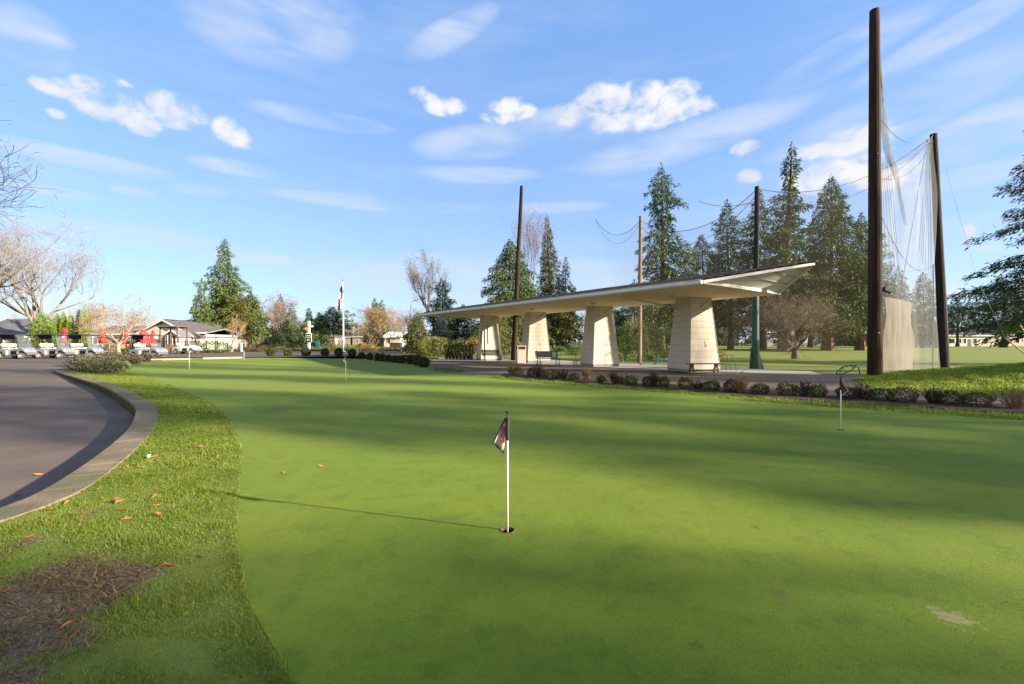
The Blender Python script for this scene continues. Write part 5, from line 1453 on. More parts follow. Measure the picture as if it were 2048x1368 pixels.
# clipped box balls at the back of the green
BOX = [(537, 714, 16), (572, 714, 15), (608, 714, 17), (646, 715, 14), (674, 716, 15), (701, 717, 14.5), (720, 718, 14), (737, 720, 14), (752, 722, 14), (762, 723, 14), (774, 724, 14), (788, 725.5, 15), (801, 727, 15), (818, 728.5, 16.5), (834, 731.5, 19), (845, 735, 21)]
for i, (px, py, w) in enumerate(BOX):
    x, y = gpt(px, py); y += .4; sc = y / F
    shrub('box_ball', ('clipped round box ball, ' + ORD[i] + ' of the row counted from the white golf cart') if i < 14 else ['box ball last but one at the shelter end of the row', 'largest clipped box ball, at the shelter end of the row'][i - 14], x, y, w * sc, w * sc * (1.0 + .08 * sin(i * 5)), 'box', 2600, .085, 700 + i, .1, 'clipped box balls behind the green', stem=False)
# heather clumps at the corner of the low wall
HE = [(150, 741, 44), (178, 744, 44), (203, 747, 48), (228, 743, 34), (160, 733, 40), (190, 735, 50), (222, 734, 34), (200, 728, 34), (228, 727, 34), (258, 724, 28), (284, 721.5, 26), (262, 729, 20), (175, 728, 26), (300, 720, 20)]
for i, (px, py, w) in enumerate(HE):
    x, y = gpt(px, py); sc = y / F
    place_ = ['nearest the wall corner', 'in front of the others on the wall side', 'greyish, at the front beside the green', 'at the green side, small', 'behind the wall corner', 'reddish, in the middle of the bed', 'by the edge of the green', 'behind the middle clump', 'pale, behind the green edge clump', 'towards the silver cart', 'in front of the silver cart', 'low, next to the green', 'at the car park side of the bed', 'last one under the silver cart'][i]
    shrub('heather_clump', 'low brownish heather clump ' + place_, x, y + .3, w * sc, .95 * sc * min(26, w * .62), 'heath' if i not in (2, 8, 3, 1) else 'heathg', 700, .11, 800 + i, .3, 'heather clumps at the end of the low wall', stem=False)
# shrubs behind
for i, (px, py, Y, w, h, fo, lb) in enumerate([(868, 704, 47, 60, 40, 'yellow', 'broad yellow green shrub in front of the blue spruce'), (918, 703, 46, 40, 36, 'yellow', 'yellow green shrub behind the potted conifers'), (944, 702, 46, 34, 38, 'orange', 'golden orange shrub beside the first pillar'),
      (817, 695, 54, 18, 18, 'yellow', 'small bright yellow shrub at the foot of the young spruce'), (740, 700, 56, 32, 16, 'orange', 'low golden shrub at the foot of the tan maple'), (665, 702, 58, 26, 16, 'yellow', 'low yellowish shrub left of the flagpole'), (708, 702, 58, 22, 14, 'yellow', 'low yellowish shrub right of the flagpole'),
      (552, 697, 66, 26, 14, 'yellow', 'yellow green shrub by the road behind the green, nearer the birch'), (578, 696, 66, 26, 16, 'yellow', 'yellow green shrub by the road behind the green, nearer the signpost'), (612, 698, 64, 18, 12, 'orange', 'small golden shrub at the foot of the signpost'),
      (500, 703, 60, 22, 12, 'rust', 'rusty low shrub beyond the road, nearest the white cart'), (525, 704, 60, 24, 12, 'rust', 'rusty low shrub beyond the road, middle of three'), (560, 704, 60, 26, 10, 'heath', 'brown low shrub beyond the road, below the birch'), (480, 704, 60, 22, 10, 'heath', 'brown low shrub beyond the road, beside the iron fence'),
      (430, 700, 52, 60, 22, 'hedge', 'dark clipped hedge behind the white golf cart'),
      (1118, 704, 50, 34, 20, 'hedge', 'low round dark bush behind the photo bench'), (1150, 703, 52, 46, 24, 'hedge', 'wider low dark bush left of the third pillar'), (1240, 733, 36, 42, 66, 'hedge', 'tall round clipped bush touching the third pillar'), (1300, 731, 38, 64, 72, 'hedge', 'big rounded hedge with sunlit top behind the pale pole'),
      (1268, 728, 41, 60, 80, 'yellow', 'yellow topped hedge arching behind the pale pole'), (1330, 716, 44, 44, 56, 'dark', 'dark shaggy shrub left of the fourth pillar'), (1440, 705, 46, 18, 14, 'orange', 'small rusty mound on the lawn behind the fourth pillar'), (366, 682, 56, 26, 20, 'lime', 'bright green round shrub in front of the clubhouse'),
      (2030, 690, 120, 40, 14, 'haze', 'hazy shrub row before the pink far house'), (1900, 686, 140, 50, 8, 'haze', 'low hedge before the long far house')]):
    x = lx(px, Y); z = G(x, Y); sc = Y / F
    if py and 0: pass
    shrub('shrub', lb, x, Y, w * sc, h * sc, fo, 2600 if w > 40 else 900, .14 if w > 40 else .11, 900 + i, .26, 'shrubs behind the green and shelter', z=z, stem=(i % 2 == 0))
rr2 = random.Random(12)
for i in range(14):
    px = 5 + i * 24 + rr2.uniform(-6, 6); Y = 43.6 + rr2.uniform(0, 2.2)
    if px > 330: continue
    x = lx(px, Y); sc = Y / F
    shrub('shrub', 'low brown and green patio shrub behind the golf carts', x, Y, rr2.uniform(22, 34) * sc, rr2.uniform(12, 20) * sc, rr2.choice(['orange', 'rust', 'hedge', 'heath', 'yellow']), 320, .13, 950 + i, .3, 'low shrubs on the patio behind the carts', z=.36, stem=False)
# ------------------------------------------------------------------ golf carts
def paint(name, c, metal=.0, rough=.3):
    m, nt, p, out = newmat(name)
    p.inputs['Base Color'].default_value = c4(c); p.inputs['Roughness'].default_value = rough; p.inputs['Metallic'].default_value = metal
    p.inputs['Coat Weight'].default_value = .35; p.inputs['Coat Roughness'].default_value = .12
    tc = nd(nt, 'ShaderNodeTexCoord'); no = nd(nt, 'ShaderNodeTexNoise'); no.inputs['Scale'].default_value = 7
    nt.links.new(tc.outputs['Object'], no.inputs['Vector'])
    mr = nd(nt, 'ShaderNodeMapRange'); mr.inputs['To Min'].default_value = rough * .8; mr.inputs['To Max'].default_value = rough * 1.5
    nt.links.new(no.outputs['Fac'], mr.inputs['Value']); nt.links.new(mr.outputs['Result'], p.inputs['Roughness'])
    return m
M_silver = paint('silver_paint', (.24, .265, .31), .3)
M_cwhite = paint('white_paint', (.78, .77, .74), 0)
M_navy = paint('navy_roof', (.014, .02, .04), 0, .3)
M_seat = pmat('white_vinyl', (.80, .76, .70), (.74, .70, .64), 5, .5)
M_tyre = pmat('tyre_rubber', (.045, .04, .036), (.085, .07, .058), 8, .9)
M_rim = pmat('wheel_rim', (.70, .70, .70), rough=.4, metal=.1)
M_grey = pmat('grey_bumper', (.10, .10, .105), (.13, .13, .13), 6, .6)
def glassmat(name, tint, f):
    m, nt, p, out = newmat(name)
    p.inputs['Base Color'].default_value = c4(tint); p.inputs['Roughness'].default_value = .08
    tr = nd(nt, 'ShaderNodeBsdfTransparent'); mx = nd(nt, 'ShaderNodeMixShader'); mx.inputs['Fac'].default_value = f
    nt.links.new(tr.outputs[0], mx.inputs[1]); nt.links.new(p.outputs[0], mx.inputs[2]); nt.links.new(mx.outputs[0], out.inputs['Surface'])
    return m
M_ws = glassmat('windscreen', (.16, .18, .22), .22)
def cart(label, x, y, rz, paint_, roof=True, bag=False, folded=False):
    c = empty('golf_cart', (x, y, G(x, y)), rz, label, 'golf cart', 'golf carts in the car park')
    # x forward
    m = MB(); m.prism([(-1.12, .50), (-1.05, .66), (-.8, .74), (-.45, .72), (-.2, .62), (-.2, .30), (-.52, .30), (-.56, .43), (-.66, .52), (-.80, .54), (-.94, .50), (-1.0, .40), (-1.02, .32), (-1.14, .34)], -.56, .56)
    m.build('rear_body', paint_, c, bevel=.03)
    m = MB(); m.prism([(.52, .62), (.56, .80), (.72, .86), (.95, .80), (1.14, .66), (1.22, .52), (1.20, .46), (1.12, .50), (.98, .58), (.82, .60), (.66, .56), (.58, .44), (.54, .34), (.46, .34)], -.53, .53)
    m.build('front_cowl', paint_, c, bevel=.05)
    m = MB(); m.prism([(1.08, .30), (1.24, .30), (1.27, .48), (1.16, .54), (1.06, .5)], -.42, .42); m.build('bumper', M_grey, c, bevel=.03)
    m = MB(); m.box((.12, 0, .275), (1.0, 1.06, .07)); m.box((-.25, 0, .45), (.12, 1.0, .32)); m.box((.50, 0, .48), (.06, 1.0, .36), Matrix.Rotation(radians(-12), 3, 'Y')); m.build('floor', M_grey, c, bevel=.01)
    m = MB(); m.box((-.22, -.56, .46), (.16, .02, .34)); m.build('side_trim', M_seat, c)
    m = MB(); m.box((-.42, 0, .77), (.52, 1.0, .12)); m.build('seat', M_seat, c, bevel=.04)
    m = MB()
    for s_ in (-.25, .25): m.box((-.74, s_, 1.02), (.10, .5, .24), Matrix.Rotation(radians(-10), 3, 'Y'))
    m.build('backrest', M_seat, c, bevel=.045)
    m = MB(); m.tube([(-.72, -.48, .7), (-.78, -.48, .95), (-.6, -.52, .98), (-.35, -.53, .95), (-.33, -.53, .82)], .016, 6); m.tube([(-.72, .48, .7), (-.78, .48, .95), (-.6, .52, .98), (-.35, .53, .95), (-.33, .53, .82)], .016, 6); m.build('armrest', M_dark, c)
    for sx_ in (-.82, .84):
        for sy_ in (-1, 1):
            m = MB(); Y = sy_ * .48
            m2 = MB(); n = 20
            w_ = bpy.data.objects.new('wheel', None); w_.location = (sx_, Y, .228); link(w_, c); w_.rotation_euler = (radians(90), 0, 0)
            m.lathe([(.13, -.10), (.19, -.105), (.222, -.08), (.228, 0), (.222, .08), (.19, .105), (.13, .10)], n=n); m.build('tyre', M_tyre, w_, smooth=True)
            m2.lathe([(0, -.12), (.05, -.118), (.06, -.10), (.11, -.098), (.128, -.112), (.14, -.10), (.14, .10), (.128, .112), (.11, .098), (.06, .10), (.05, .118), (0, .12)], n=n); m2.build('rim', M_rim, w_)
    m = MB(); m.tube([(.55, -.22, .72), (.22, -.22, .98)], .02, 6); ring = [Vector((.20, -.22, 1.0)) + .17 * (cos(a) * Vector((0, 1, 0)) + sin(a) * Vector((.62, 0, .78))) for a in np.linspace(0, 2 * pi, 16, endpoint=False)]
    m.tube(ring, .014, 6, closed=True); m.build('steering_wheel', M_black, c)
    for sy_ in (-.34, .34):
        m = MB(); m.ell((1.09, sy_, .66), (.05, .09, .045), 10, 6); m.build('headlight', M_glass_l, c)
    if roof:
        m = MB(); m.prism([(-1.08, 1.76), (-1.05, 1.84), (-.7, 1.89), (.3, 1.88), (.72, 1.84), (.78, 1.80), (.7, 1.795), (-.7, 1.80), (-1.0, 1.74)], -.57, .57); m.build('roof', M_navy if not folded else M_black, c, bevel=.03)
        for sy_ in (-.5, .5):
            m = MB(); m.tube([(.62, sy_, .80), (.42, sy_ * .99, 1.80)], .02, 6); m.tube([(-1.02, sy_, .66), (-1.0, sy_, 1.2), (-.92, sy_, 1.78)], .024, 6); m.build('roof_post', M_black, c)
        m = MB(); m.box((-.96, 0, 1.62), (.03, .98, .28)); m.build('rear_panel', M_navy, c)
        m = MB(); m.box((.46, .12, 1.66), (.012, .2, .12)); m.build('number_card', M_seat, c)
    m = MB()
    if folded or not roof:
        m.add([(.66, -.48, .82), (.66, .48, .82), (.56, .47, 1.22), (.56, -.47, 1.22)], [(0, 1, 2, 3)])
    else:
        m.add([(.66, -.48, .82), (.66, .48, .82), (.47, .47, 1.70), (.47, -.47, 1.70)], [(0, 1, 2, 3)])
    w = m.build('windshield', M_ws, c); md = w.modifiers.new('Solid', 'SOLIDIFY'); md.thickness = .006
    m = MB(); zt = 1.22 if (folded or not roof) else 1.28; xt = .56
    m.tube([(xt, -.48, zt), (xt, .48, zt)], .012, 5); m.tube([(.66, -.48, .82), (.66, .48, .82)], .012, 5); m.build('windshield_bar', M_dark, c)
    if bag:
        g = empty('golf_bag', (0, 0, 0), 0, 'dark golf bag with clubs strapped to the back of the silver cart', 'golf bag')
        g.location = c.location + Matrix.Rotation(rz, 3, 'Z') @ Vector((-1.16, -.1, .45)); g.rotation_euler = (0, 0, rz)
        m = MB(); m.cyl((0, 0, -.02), (.06, 0, .82), .14, .16, 12); m.build('bag', M_black, g)
        m = MB()
        for k in range(7):
            a = k * .9; q = Vector((.06 + .08 * cos(a), .08 * sin(a), .8)); e = q + Vector((.03 * cos(a * 2), .04 * sin(a), .28 + .05 * (k % 3))); m.tube([q, e], .012, 5); m.ell(e, (.05, .03, .04), 8, 5)
        m.build('club', M_dark, g)
        g2 = empty('golf_bag', (0, 0, 0), 0, 'second golf bag, white sided, strapped beside the dark one', 'golf bag')
        g2.location = c.location + Matrix.Rotation(rz, 3, 'Z') @ Vector((-1.16, .25, .45)); g2.rotation_euler = (0, 0, rz)
        m = MB(); m.cyl((0, 0, -.02), (.06, 0, .78), .13, .15, 12); m.build('bag', M_seat, g2)
        m = MB()
        for k in range(6):
            a = k * 1.1; q = Vector((.06 + .07 * cos(a), .07 * sin(a), .76)); e = q + Vector((.03 * cos(a * 2), .04 * sin(a), .3)); m.tube([q, e], .012, 5); m.ell(e, (.05, .03, .04), 8, 5)
        m.build('club', M_dark, g2)
    return c
def cpos(px, Y): return (lx(px, Y), Y)
cart('silver golf cart with navy roof at the left end of the row', *cpos(36, 33.9), radians(-3), M_silver)
cart('silver golf cart with navy roof, middle of the row of three', *cpos(112, 34.6), radians(-2), M_silver)
cart('silver golf cart with navy roof, third of the row beside the red umbrella', *cpos(172, 35.4), radians(-2), M_silver)
cart('silver golf cart with black roof, folded windscreen and golf bags behind the heather', *cpos(297, 35.2), radians(-4), M_silver, True, True, True)
cart('white golf cart without roof parked by the iron fence', *cpos(373, 47.5), radians(-4), M_cwhite, False)

# ------------------------------------------------------------------ patio
M_red = pmat('red_canvas', (.62, .022, .045), (.50, .012, .03), 5, .8)
def umbrella(label, px, Y, h=2.45, s=1.0):
    x = lx(px, Y)
    u = empty('patio_umbrella', (x, Y, .34), 0, label, 'umbrella', 'closed red umbrellas on the patio')
    m = MB(); m.tube([(0, 0, 0), (0, 0, h)], .022, 8); m.build('pole', M_white, u)
    m = MB(); n = 24; prof = [(.02, h + .02), (.10, h - .06), (.2, h - .35), (.25, h - .75), (.29, h - 1.1), (.33, h - 1.42), (.30, h - 1.46)]
    vs = []; fs = []
    for i, (r_, z) in enumerate(prof):
        for k in range(n):
            a = 2 * pi * k / n; q = r_ * s * (1 + .22 * cos(8 * a + .6 * i) * (i > 0)); vs.append((q * cos(a), q * sin(a), z))
    for i in range(len(prof) - 1):
        for k in range(n): fs.append((i * n + k, (i + 1) * n + k, (i + 1) * n + (k + 1) % n, i * n + (k + 1) % n))
    m.add(vs, fs); m.build('canopy', M_red, u, smooth=True)
    m = MB(); m.lathe([(.26, 0), (.26, .05), (.05, .09), (.04, .2), (0, .2)], n=14); m.build('base', M_dark, u)
umbrella('closed red umbrella rising behind the second golf cart', 128, 46.0, 2.65)
umbrella('closed red umbrella behind the nose of the third golf cart', 205, 44.5, 2.55)
umbrella('closed red umbrella standing alone before the grey wall', 250, 46.0, 2.45)
umbrella('closed red umbrella over the black cart roof, left of a touching pair', 285, 45.6, 2.5)
umbrella('closed red umbrella over the black cart roof, right and leaning of a touching pair', 291, 46.6, 2.4, 1.1)
umbrella('smaller closed red umbrella before the cream clubhouse wall', 306, 49.0, 2.5, .8)
M_orange = pmat('tan_chair_back', (.50, .27, .10), (.44, .24, .09), 6, .7)
def chair(label, px, Y, rz):
    x = lx(px, Y); c = empty('patio_chair', (x, Y, .35), rz, label, 'chair', 'patio chairs with tan backs')
    m = MB(); m.box((0, 0, .44), (.5, .46, .05)); m.build('seat', M_dark, c)
    m = MB(); m.box((0, .23, .78), (.5, .04, .42)); m.build('backrest', M_orange, c)
    for sx_ in (-.22, .22):
        for sy_ in (-.2, .22):
            m = MB(); m.tube([(sx_, sy_, 0), (sx_, sy_, .6 if sy_ > 0 else .43)], .016, 5); m.build('leg', M_dark, c)
for px, Y, rz, lb in [(220, 43.6, 2.9, 'tan backed patio chair just past the third golf cart'), (247, 45.0, 3.4, 'tan backed patio chair below the lone umbrella'), (253, 46.5, .5, 'tan backed chair beside the lone umbrella pole'), (299, 47.8, 3.0, 'tan backed patio chair below the touching umbrellas'), (312, 48.6, 3.3, 'tan backed chair below the small umbrella'), (341, 47.5, 3.1, 'tan backed patio chair beside the white golf cart')]:
    chair(lb, px, Y, rz)
for px, Y, lb in [(238, 46.2, 'round dark patio table near the lone umbrella'), (305, 48.2, 'round dark patio table under the small umbrella')]:
    x = lx(px, Y); t = empty('patio_table', (x, Y, .35), 0, lb, 'table')
    m = MB(); m.lathe([(0, .74), (.5, .74), (.52, .72), (.5, .70), (0, .70)], n=20); m.build('tabletop', M_dark, t)
    m = MB(); m.lathe([(.25, 0), (.25, .03), (.04, .06), (.04, .7), (0, .7)], n=12); m.build('pedestal', M_dark, t)
# black iron fence behind the patio
Y = 51.5
f = empty('iron_fence', (lx(300, Y), Y, .36), 0, 'black iron railing fence along the patio', 'fence')
m = MB(); X0 = lx(285, Y) - f.location.x; X1 = lx(456, Y) - f.location.x
for z in (.15, 1.25): m.box(((X0 + X1) / 2, 0, z), (X1 - X0, .04, .04))
f_r = m.build('rail', M_black, f)
m = MB(); k = X0
while k < X1:
    m.box((k, 0, .66), (.022, .022, 1.3)); k += .16
m.build('baluster', M_black, f)
for i in range(9):
    m = MB(); m.box((X0 + (X1 - X0) * i / 8, 0, .72), (.07, .07, 1.45)); m.build('post', M_black, f)
# pergola
M_brown = pmat('brown_stain', (.10, .06, .045), (.15, .095, .07), 5, .8)
Y = 53.0; xa, xb = lx(319, Y), lx(356, Y)
pg = empty('pergola', ((xa + xb) / 2, Y, .36), 0, 'small dark brown wooden pergola before the clubhouse gable', 'pergola')
w = (xb - xa) / 2; hp = hz(656, Y) - .36
for sx_ in (-1, 1):
    for sy_ in (0, 1.6):
        m = MB(); m.box((sx_ * w * .92, sy_, hp / 2), (.12, .12, hp)); m.build('post', M_brown, pg)
m = MB()
for sy_ in (0, 1.6): m.box((0, sy_, hp + .07), (w * 2.2, .07, .16))
for k in range(9): m.box((-w + w * 2 * k / 8, .8, hp + .2), (.05, 2.3, .1))
m.build('beam', M_brown, pg)

# ------------------------------------------------------------------ buildings
M_roofg = pmat('grey_shingle', (.13, .125, .135), (.19, .18, .185), 3, .9, .5, 14, spec=.15)
M_roofd = pmat('dark_shingle', (.075, .07, .075), (.12, .115, .115), 3, .9, .5, 14, spec=.15)
M_cream = pmat('cream_wall', (.60, .52, .42), (.55, .47, .38), 1.5, .8)
M_tanw = pmat('taupe_wall', (.34, .29, .25), (.29, .25, .22), 1.5, .8)
M_trimw = pmat('white_fascia', (.72, .70, .66), rough=.6)
M_win = pmat('window_glass', (.03, .035, .045), rough=.12)
M_brickr = pmat('red_brick', (.28, .11, .07), (.22, .09, .06), 9, .85)
def house(name, label, px0, px1, Y, z0, eave, ridge, dep, wall_m, roof_m, wins=(), gable=False, cat='house', ov=.45, group=None, chim=None, hip=.0, wz_=(.9, 2.1), door=None):
    """front wall from photo column px0 to px1 at distance Y; ridge along x, or towards the viewer when gable"""
    xa, xb = lx(px0, Y), lx(px1, Y); cx = (xa + xb) / 2; W_ = xb - xa
    h = empty(name, (cx, Y, z0), 0, label, cat, group)
    m = MB(); e = eave - z0; r_ = ridge - z0
    if gable:
        m.prism([(-W_ / 2, -.5), (W_ / 2, -.5), (W_ / 2, e), (0, r_ - .12), (-W_ / 2, e)], 0, dep)
    else:
        m.box((0, dep / 2, e / 2 - .25), (W_, dep, e + .5))
        if hip <= 0:
            for sx_ in (-1, 1): m.prism([(0.02, e), (dep - .02, e), (dep / 2, r_ - .14)], sx_ * (W_ / 2) - .06 - (.06 if sx_ > 0 else -.06), sx_ * (W_ / 2) + .06 - (.06 if sx_ > 0 else -.06), 'x')
    m.build('wall', wall_m, h)
    m = MB(); t = .16
    if gable:
        k = (r_ - e) / (W_ / 2); ox = W_ / 2 + ov
        pr = [(-ox, e - k * ov), (0, r_), (ox, e - k * ov), (ox, e - k * ov + t), (0, r_ + t), (-ox, e - k * ov + t)]
        m.prism(pr, -ov, dep + ov)
    else:
        k = (r_ - e) / (dep / 2)
        x0, x1 = -W_ / 2 - ov, W_ / 2 + ov; hp_ = hip
        a = [(x0, -ov, e - k * ov), (x1, -ov, e - k * ov), (x1, dep + ov, e - k * ov), (x0, dep + ov, e - k * ov), (x0 + hp_, dep / 2, r_), (x1 - hp_, dep / 2, r_)]
        b = [(p[0], p[1], p[2] + t) for p in a]
        m.add(a + b, [(0, 4, 5, 1), (2, 5, 4, 3), (0, 3, 4), (1, 5, 2), (6, 7, 11, 10), (8, 9, 10, 11), (6, 10, 9), (7, 8, 11), (0, 1, 7, 6), (1, 2, 8, 7), (2, 3, 9, 8), (3, 0, 6, 9)])
    ro = m.build('roof', roof_m, h)
    m = MB()
    if gable:
        for s_ in (-1, 1):
            p0 = Vector((s_ * ox, -ov - .03, e - k * ov + .02)); p1 = Vector((0, -ov - .03, r_ + .02))
            m.add([p0, p1, p1 + Vector((0, 0, .2)), p0 + Vector((0, 0, .2)), p0 + Vector((0, .025, 0)), p1 + Vector((0, .025, 0)), p1 + Vector((0, .025, .2)), p0 + Vector((0, .025, .2))], [(0, 1, 2, 3), (7, 6, 5, 4), (0, 4, 5, 1), (2, 6, 7, 3)])
    else:
        m.box((0, -ov - .03, e - k * ov + .08), (W_ + 2 * ov, .05, .2))
    m.build('fascia', M_trimw, h)
    for (f0, f1) in wins:
        wx = -W_ / 2 + W_ * (f0 + f1) / 2; ww = W_ * (f1 - f0)
        m = MB(); zz = (wz_[0] + wz_[1]) / 2; wh = wz_[1] - wz_[0]
        for q in ((-ww / 2, 0, .07, wh + .14), (ww / 2, 0, .07, wh + .14), (0, wh / 2, ww, .07), (0, -wh / 2, ww, .07)): m.box((wx + q[0], -.03, zz + q[1]), (q[2], .06, q[3]))
        fr_ = m.build('window', M_trimw, h)
        m = MB(); m.box((wx, -.012, zz), (ww - .05, .02, wh - .05)); m.build('pane', M_win, fr_)
    if chim:
        m = MB(); m.box((chim * W_, dep * .5, r_ + .25), (.7, .6, 1.3)); m.build('chimney', M_brickr, ro)
    if door:
        m = MB(); wx = -W_ / 2 + W_ * door; m.box((wx, -.02, 1.02), (1.0, .05, 2.05)); m.build('door', M_roofg, h)
    return h
house('house', 'grey roofed taupe house behind the first golf cart', -60, 52, 56, .35, hz(669, 56), hz(637, 56), 9, M_tanw, M_roofg, [(.5, .6), (.88, .94)], hip=0, cat='house')
house('clubhouse_wing', 'long low grey wing of the clubhouse behind the umbrellas', 176, 276, 60, .35, hz(668, 60), hz(652, 60), 8, M_tanw, M_roofg, [(.1, .2)], cat='building')
house('clubhouse', 'cream clubhouse with two broad gables behind the pergola', 272, 386, 60, .35, hz(672, 60), hz(642, 60), 12, M_cream, M_roofd, [(.28, .34), (.62, .68), (.8, .86)], gable=True, cat='clubhouse', wz_=(.9, 2.0), door=.55)
house('clubhouse_gable', 'higher cream gable rising behind the front gable of the clubhouse', 300, 352, 68, .35, hz(652, 68), hz(640, 68), 8, M_cream, M_roofd, [], gable=True, cat='building')
house('clubhouse_porch', 'small tan roofed porch in the clubhouse front', 330, 358, 57.5, .35, hz(671, 57.5), hz(662, 57.5), 2.4, M_tanw, M_roofg, [(.2, .45), (.55, .8)], gable=True, cat='porch', ov=.3)
house('clubhouse_annex', 'cream end block of the clubhouse beside the blue fir', 384, 412, 62, .35, hz(666, 62), hz(658, 62), 7, M_cream, M_roofg, [(.15, .35), (.5, .7)], cat='building')
for (p0, p1, Y, ev, rg, wm_, rm_, w_, g_, lb) in [(440, 474, 105, 672, 662, M_brickr, M_roofd, [(.6, .8)], False, 'far brick house half hidden behind the leaning pale trunk'), (477, 502, 112, 672, 658, M_cream, M_roofd, [(.2, .35), (.6, .8)], True, 'far cream house with blue grey gable behind the fir trunks'), (504, 530, 110, 671, 660, M_cream, M_roofd, [(.2, .4), (.6, .8)], True, 'far cream house next to the birch trunk'),
      (592, 612, 150, 674, 664, M_cream, M_roofg, [(.3, .5)], False, 'far cream house left of the signpost'), (642, 664, 150, 672, 660, M_tanw, M_roofd, [(.2, .4), (.6, .8)], True, 'far blue grey house behind the pine trunk'), (664, 700, 160, 674, 667, M_tanw, M_roofd, [(.2, .3), (.6, .7)], False, 'far dark roofed house behind the flagpole'), (705, 735, 160, 673, 662, M_tanw, M_roofd, [(.3, .4)], False, 'far house with brick chimney right of the flagpole'),
      (1190, 1215, 120, 660, 645, M_tanw, M_roofg, [], False, 'far brown building seen between the second and third pillars'), (1535, 1568, 130, 664, 654, M_tanw, M_roofd, [(.3, .5)], False, 'far dark house behind the plum tree branches'), (1448, 1478, 150, 670, 660, M_cream, M_roofg, [(.3, .5)], False, 'far pale house behind the pointed fir trunk')]:
    house('house', lb, p0, p1, Y, .45, hz(ev, Y), hz(rg, Y), 8, wm_, rm_, w_, gable=g_, chim=.2 if 'brick chimney' in lb else None)
house('house', 'far pale house with one long slanting white roof beside the tan maple', 768, 800, 110, .45, hz(674, 110), hz(664, 110), 10, M_cream, M_trimw, [(.2, .4)], hip=0)
house('house', 'long low blue roofed house beyond the small open pine', 1894, 1990, 130, .45, hz(671, 130), hz(657, 130), 10, M_cream, pmat('blue_grey_roof', (.09, .105, .14), (.12, .13, .165), 2, .9), [(.05, .16), (.2, .3), (.34, .4), (.55, .62), (.75, .85)], hip=4, wz_=(.8, 2.2), door=.47)
house('house', 'pale pinkish house at the right edge behind the broad pine', 1994, 2075, 132, .45, hz(669, 132), hz(658, 132), 10, pmat('pink_wall', (.55, .42, .38), rough=.8), M_roofg, [(.15, .25), (.45, .55), (.7, .8)], hip=3)
house('house', 'far house seen low through the hanging net', 1830, 1876, 140, .45, hz(674, 140), hz(665, 140), 8, M_cream, M_roofg, [(.2, .3), (.6, .7)], hip=2)
# rail fence by the road with white marker and dark fence far off
Y = 70
f = empty('rail_fence', (lx(560, Y), Y, G(lx(560, Y), Y)), 0, 'low dark rail fence beyond the road behind the green', 'fence')
X0 = lx(470, Y) - f.location.x; X1 = lx(745, Y) - f.location.x
m = MB()
for z in (.35, .75): m.box(((X0 + X1) / 2, 0, z), (X1 - X0, .05, .08))
m.build('rail', M_brown, f)
for i in range(12):
    m = MB(); m.box((X0 + (X1 - X0) * i / 11, 0, .45), (.1, .1, 1.0)); m.build('post', M_brown, f)
Y = 58
for px, lb in ((483, 'white square post at the end of the iron fence'), (803, 'white post at the end of the wooden seats')):
    x = lx(px, Y); p_ = empty('post', (x, Y, G(x, Y)), 0, lb, 'post'); m = MB(); m.box((0, 0, .55), (.16, .16, 1.15)); m.build('shaft', M_white, p_); m = MB(); m.box((0, 0, 1.14), (.2, .2, .05)); m.build('post_cap', M_white, p_)
# wooden seats by the road
for px, lb in ((727, 'tan slatted seat by the road, nearer the flagpole of the first pair'), (742, 'tan slatted seat by the road beside the maple trunk'), (785, 'tan slatted seat between the maple and the white post, left one'), (796, 'tan slatted seat touching the white post')):
    Y = 58.5; x = lx(px, Y); c = empty('wooden_seat', (x, Y, G(x, Y) + .1), .15, lb, 'seat', 'wooden seats by the road')
    m = MB(); m.box((0, 0, .42), (.75, .5, .06)); m.build('seat', M_orange, c); m = MB(); m.box((0, .27, .78), (.75, .05, .62)); m.build('backrest', M_orange, c)
    for s_ in (-.33, .33): m = MB(); m.box((s_, 0, .2), (.07, .5, .42)); m.build('leg', M_brown, c)
# ------------------------------------------------------------------ signpost, small sign, flagpole, lamp
Y = 60.0; x = lx(618, Y); z = G(x, Y) + .1
sp = empty('signpost', (x, Y, z), 0, 'white signpost with blue and yellow arrows and a black green and yellow board', 'signpost')
k = Y / F; zz = lambda py: hz(py, Y) - z
m = MB(); m.box((0, 0, zz(642) / 2), (.24, .24, zz(642))); m.build('post', M_white, sp, bevel=.01)
M_sky = pmat('pale_blue_sign', (.42, .58, .68), rough=.5); M_amber = pmat('amber_sign', (.62, .38, .07), rough=.5)
def arrow(nm, mat, xa, xb, py, hh, sgn):
    m = MB(); za = zz(py); a, b = (xa - 618) * k, (xb - 618) * k
    tip = b if sgn > 0 else a; sh = .16
    if sgn > 0: pr = [(a, za - hh), (b - sh * 1.4, za - hh), (b, za), (b - sh * 1.4, za + hh), (a, za + hh)]
    else: pr = [(b, za - hh), (b, za + hh), (a + sh * 1.2, za + hh), (a, za + .06), (a, za - .06), (a + sh * 1.2, za - hh)]
    m.prism(pr, -.17, -.13); o_ = m.build(nm, mat, sp)
    m = MB(); m.box(((a + b) / 2 - .05 * sgn, -.175, za), (abs(b - a) * .55, .006, .07)); m.build('lettering', M_white if sgn > 0 else M_amber, o_)
arrow('arrow_sign', M_sky, 617, 629, 652.5, .17, 1)
arrow('arrow_sign', M_amber, 608, 619, 657.3, .15, -1)
m = MB(); m.box((0, -.15, zz(675.5)), (.88, .06, 1.2)); bd = m.build('board', M_white, sp, bevel=.05)
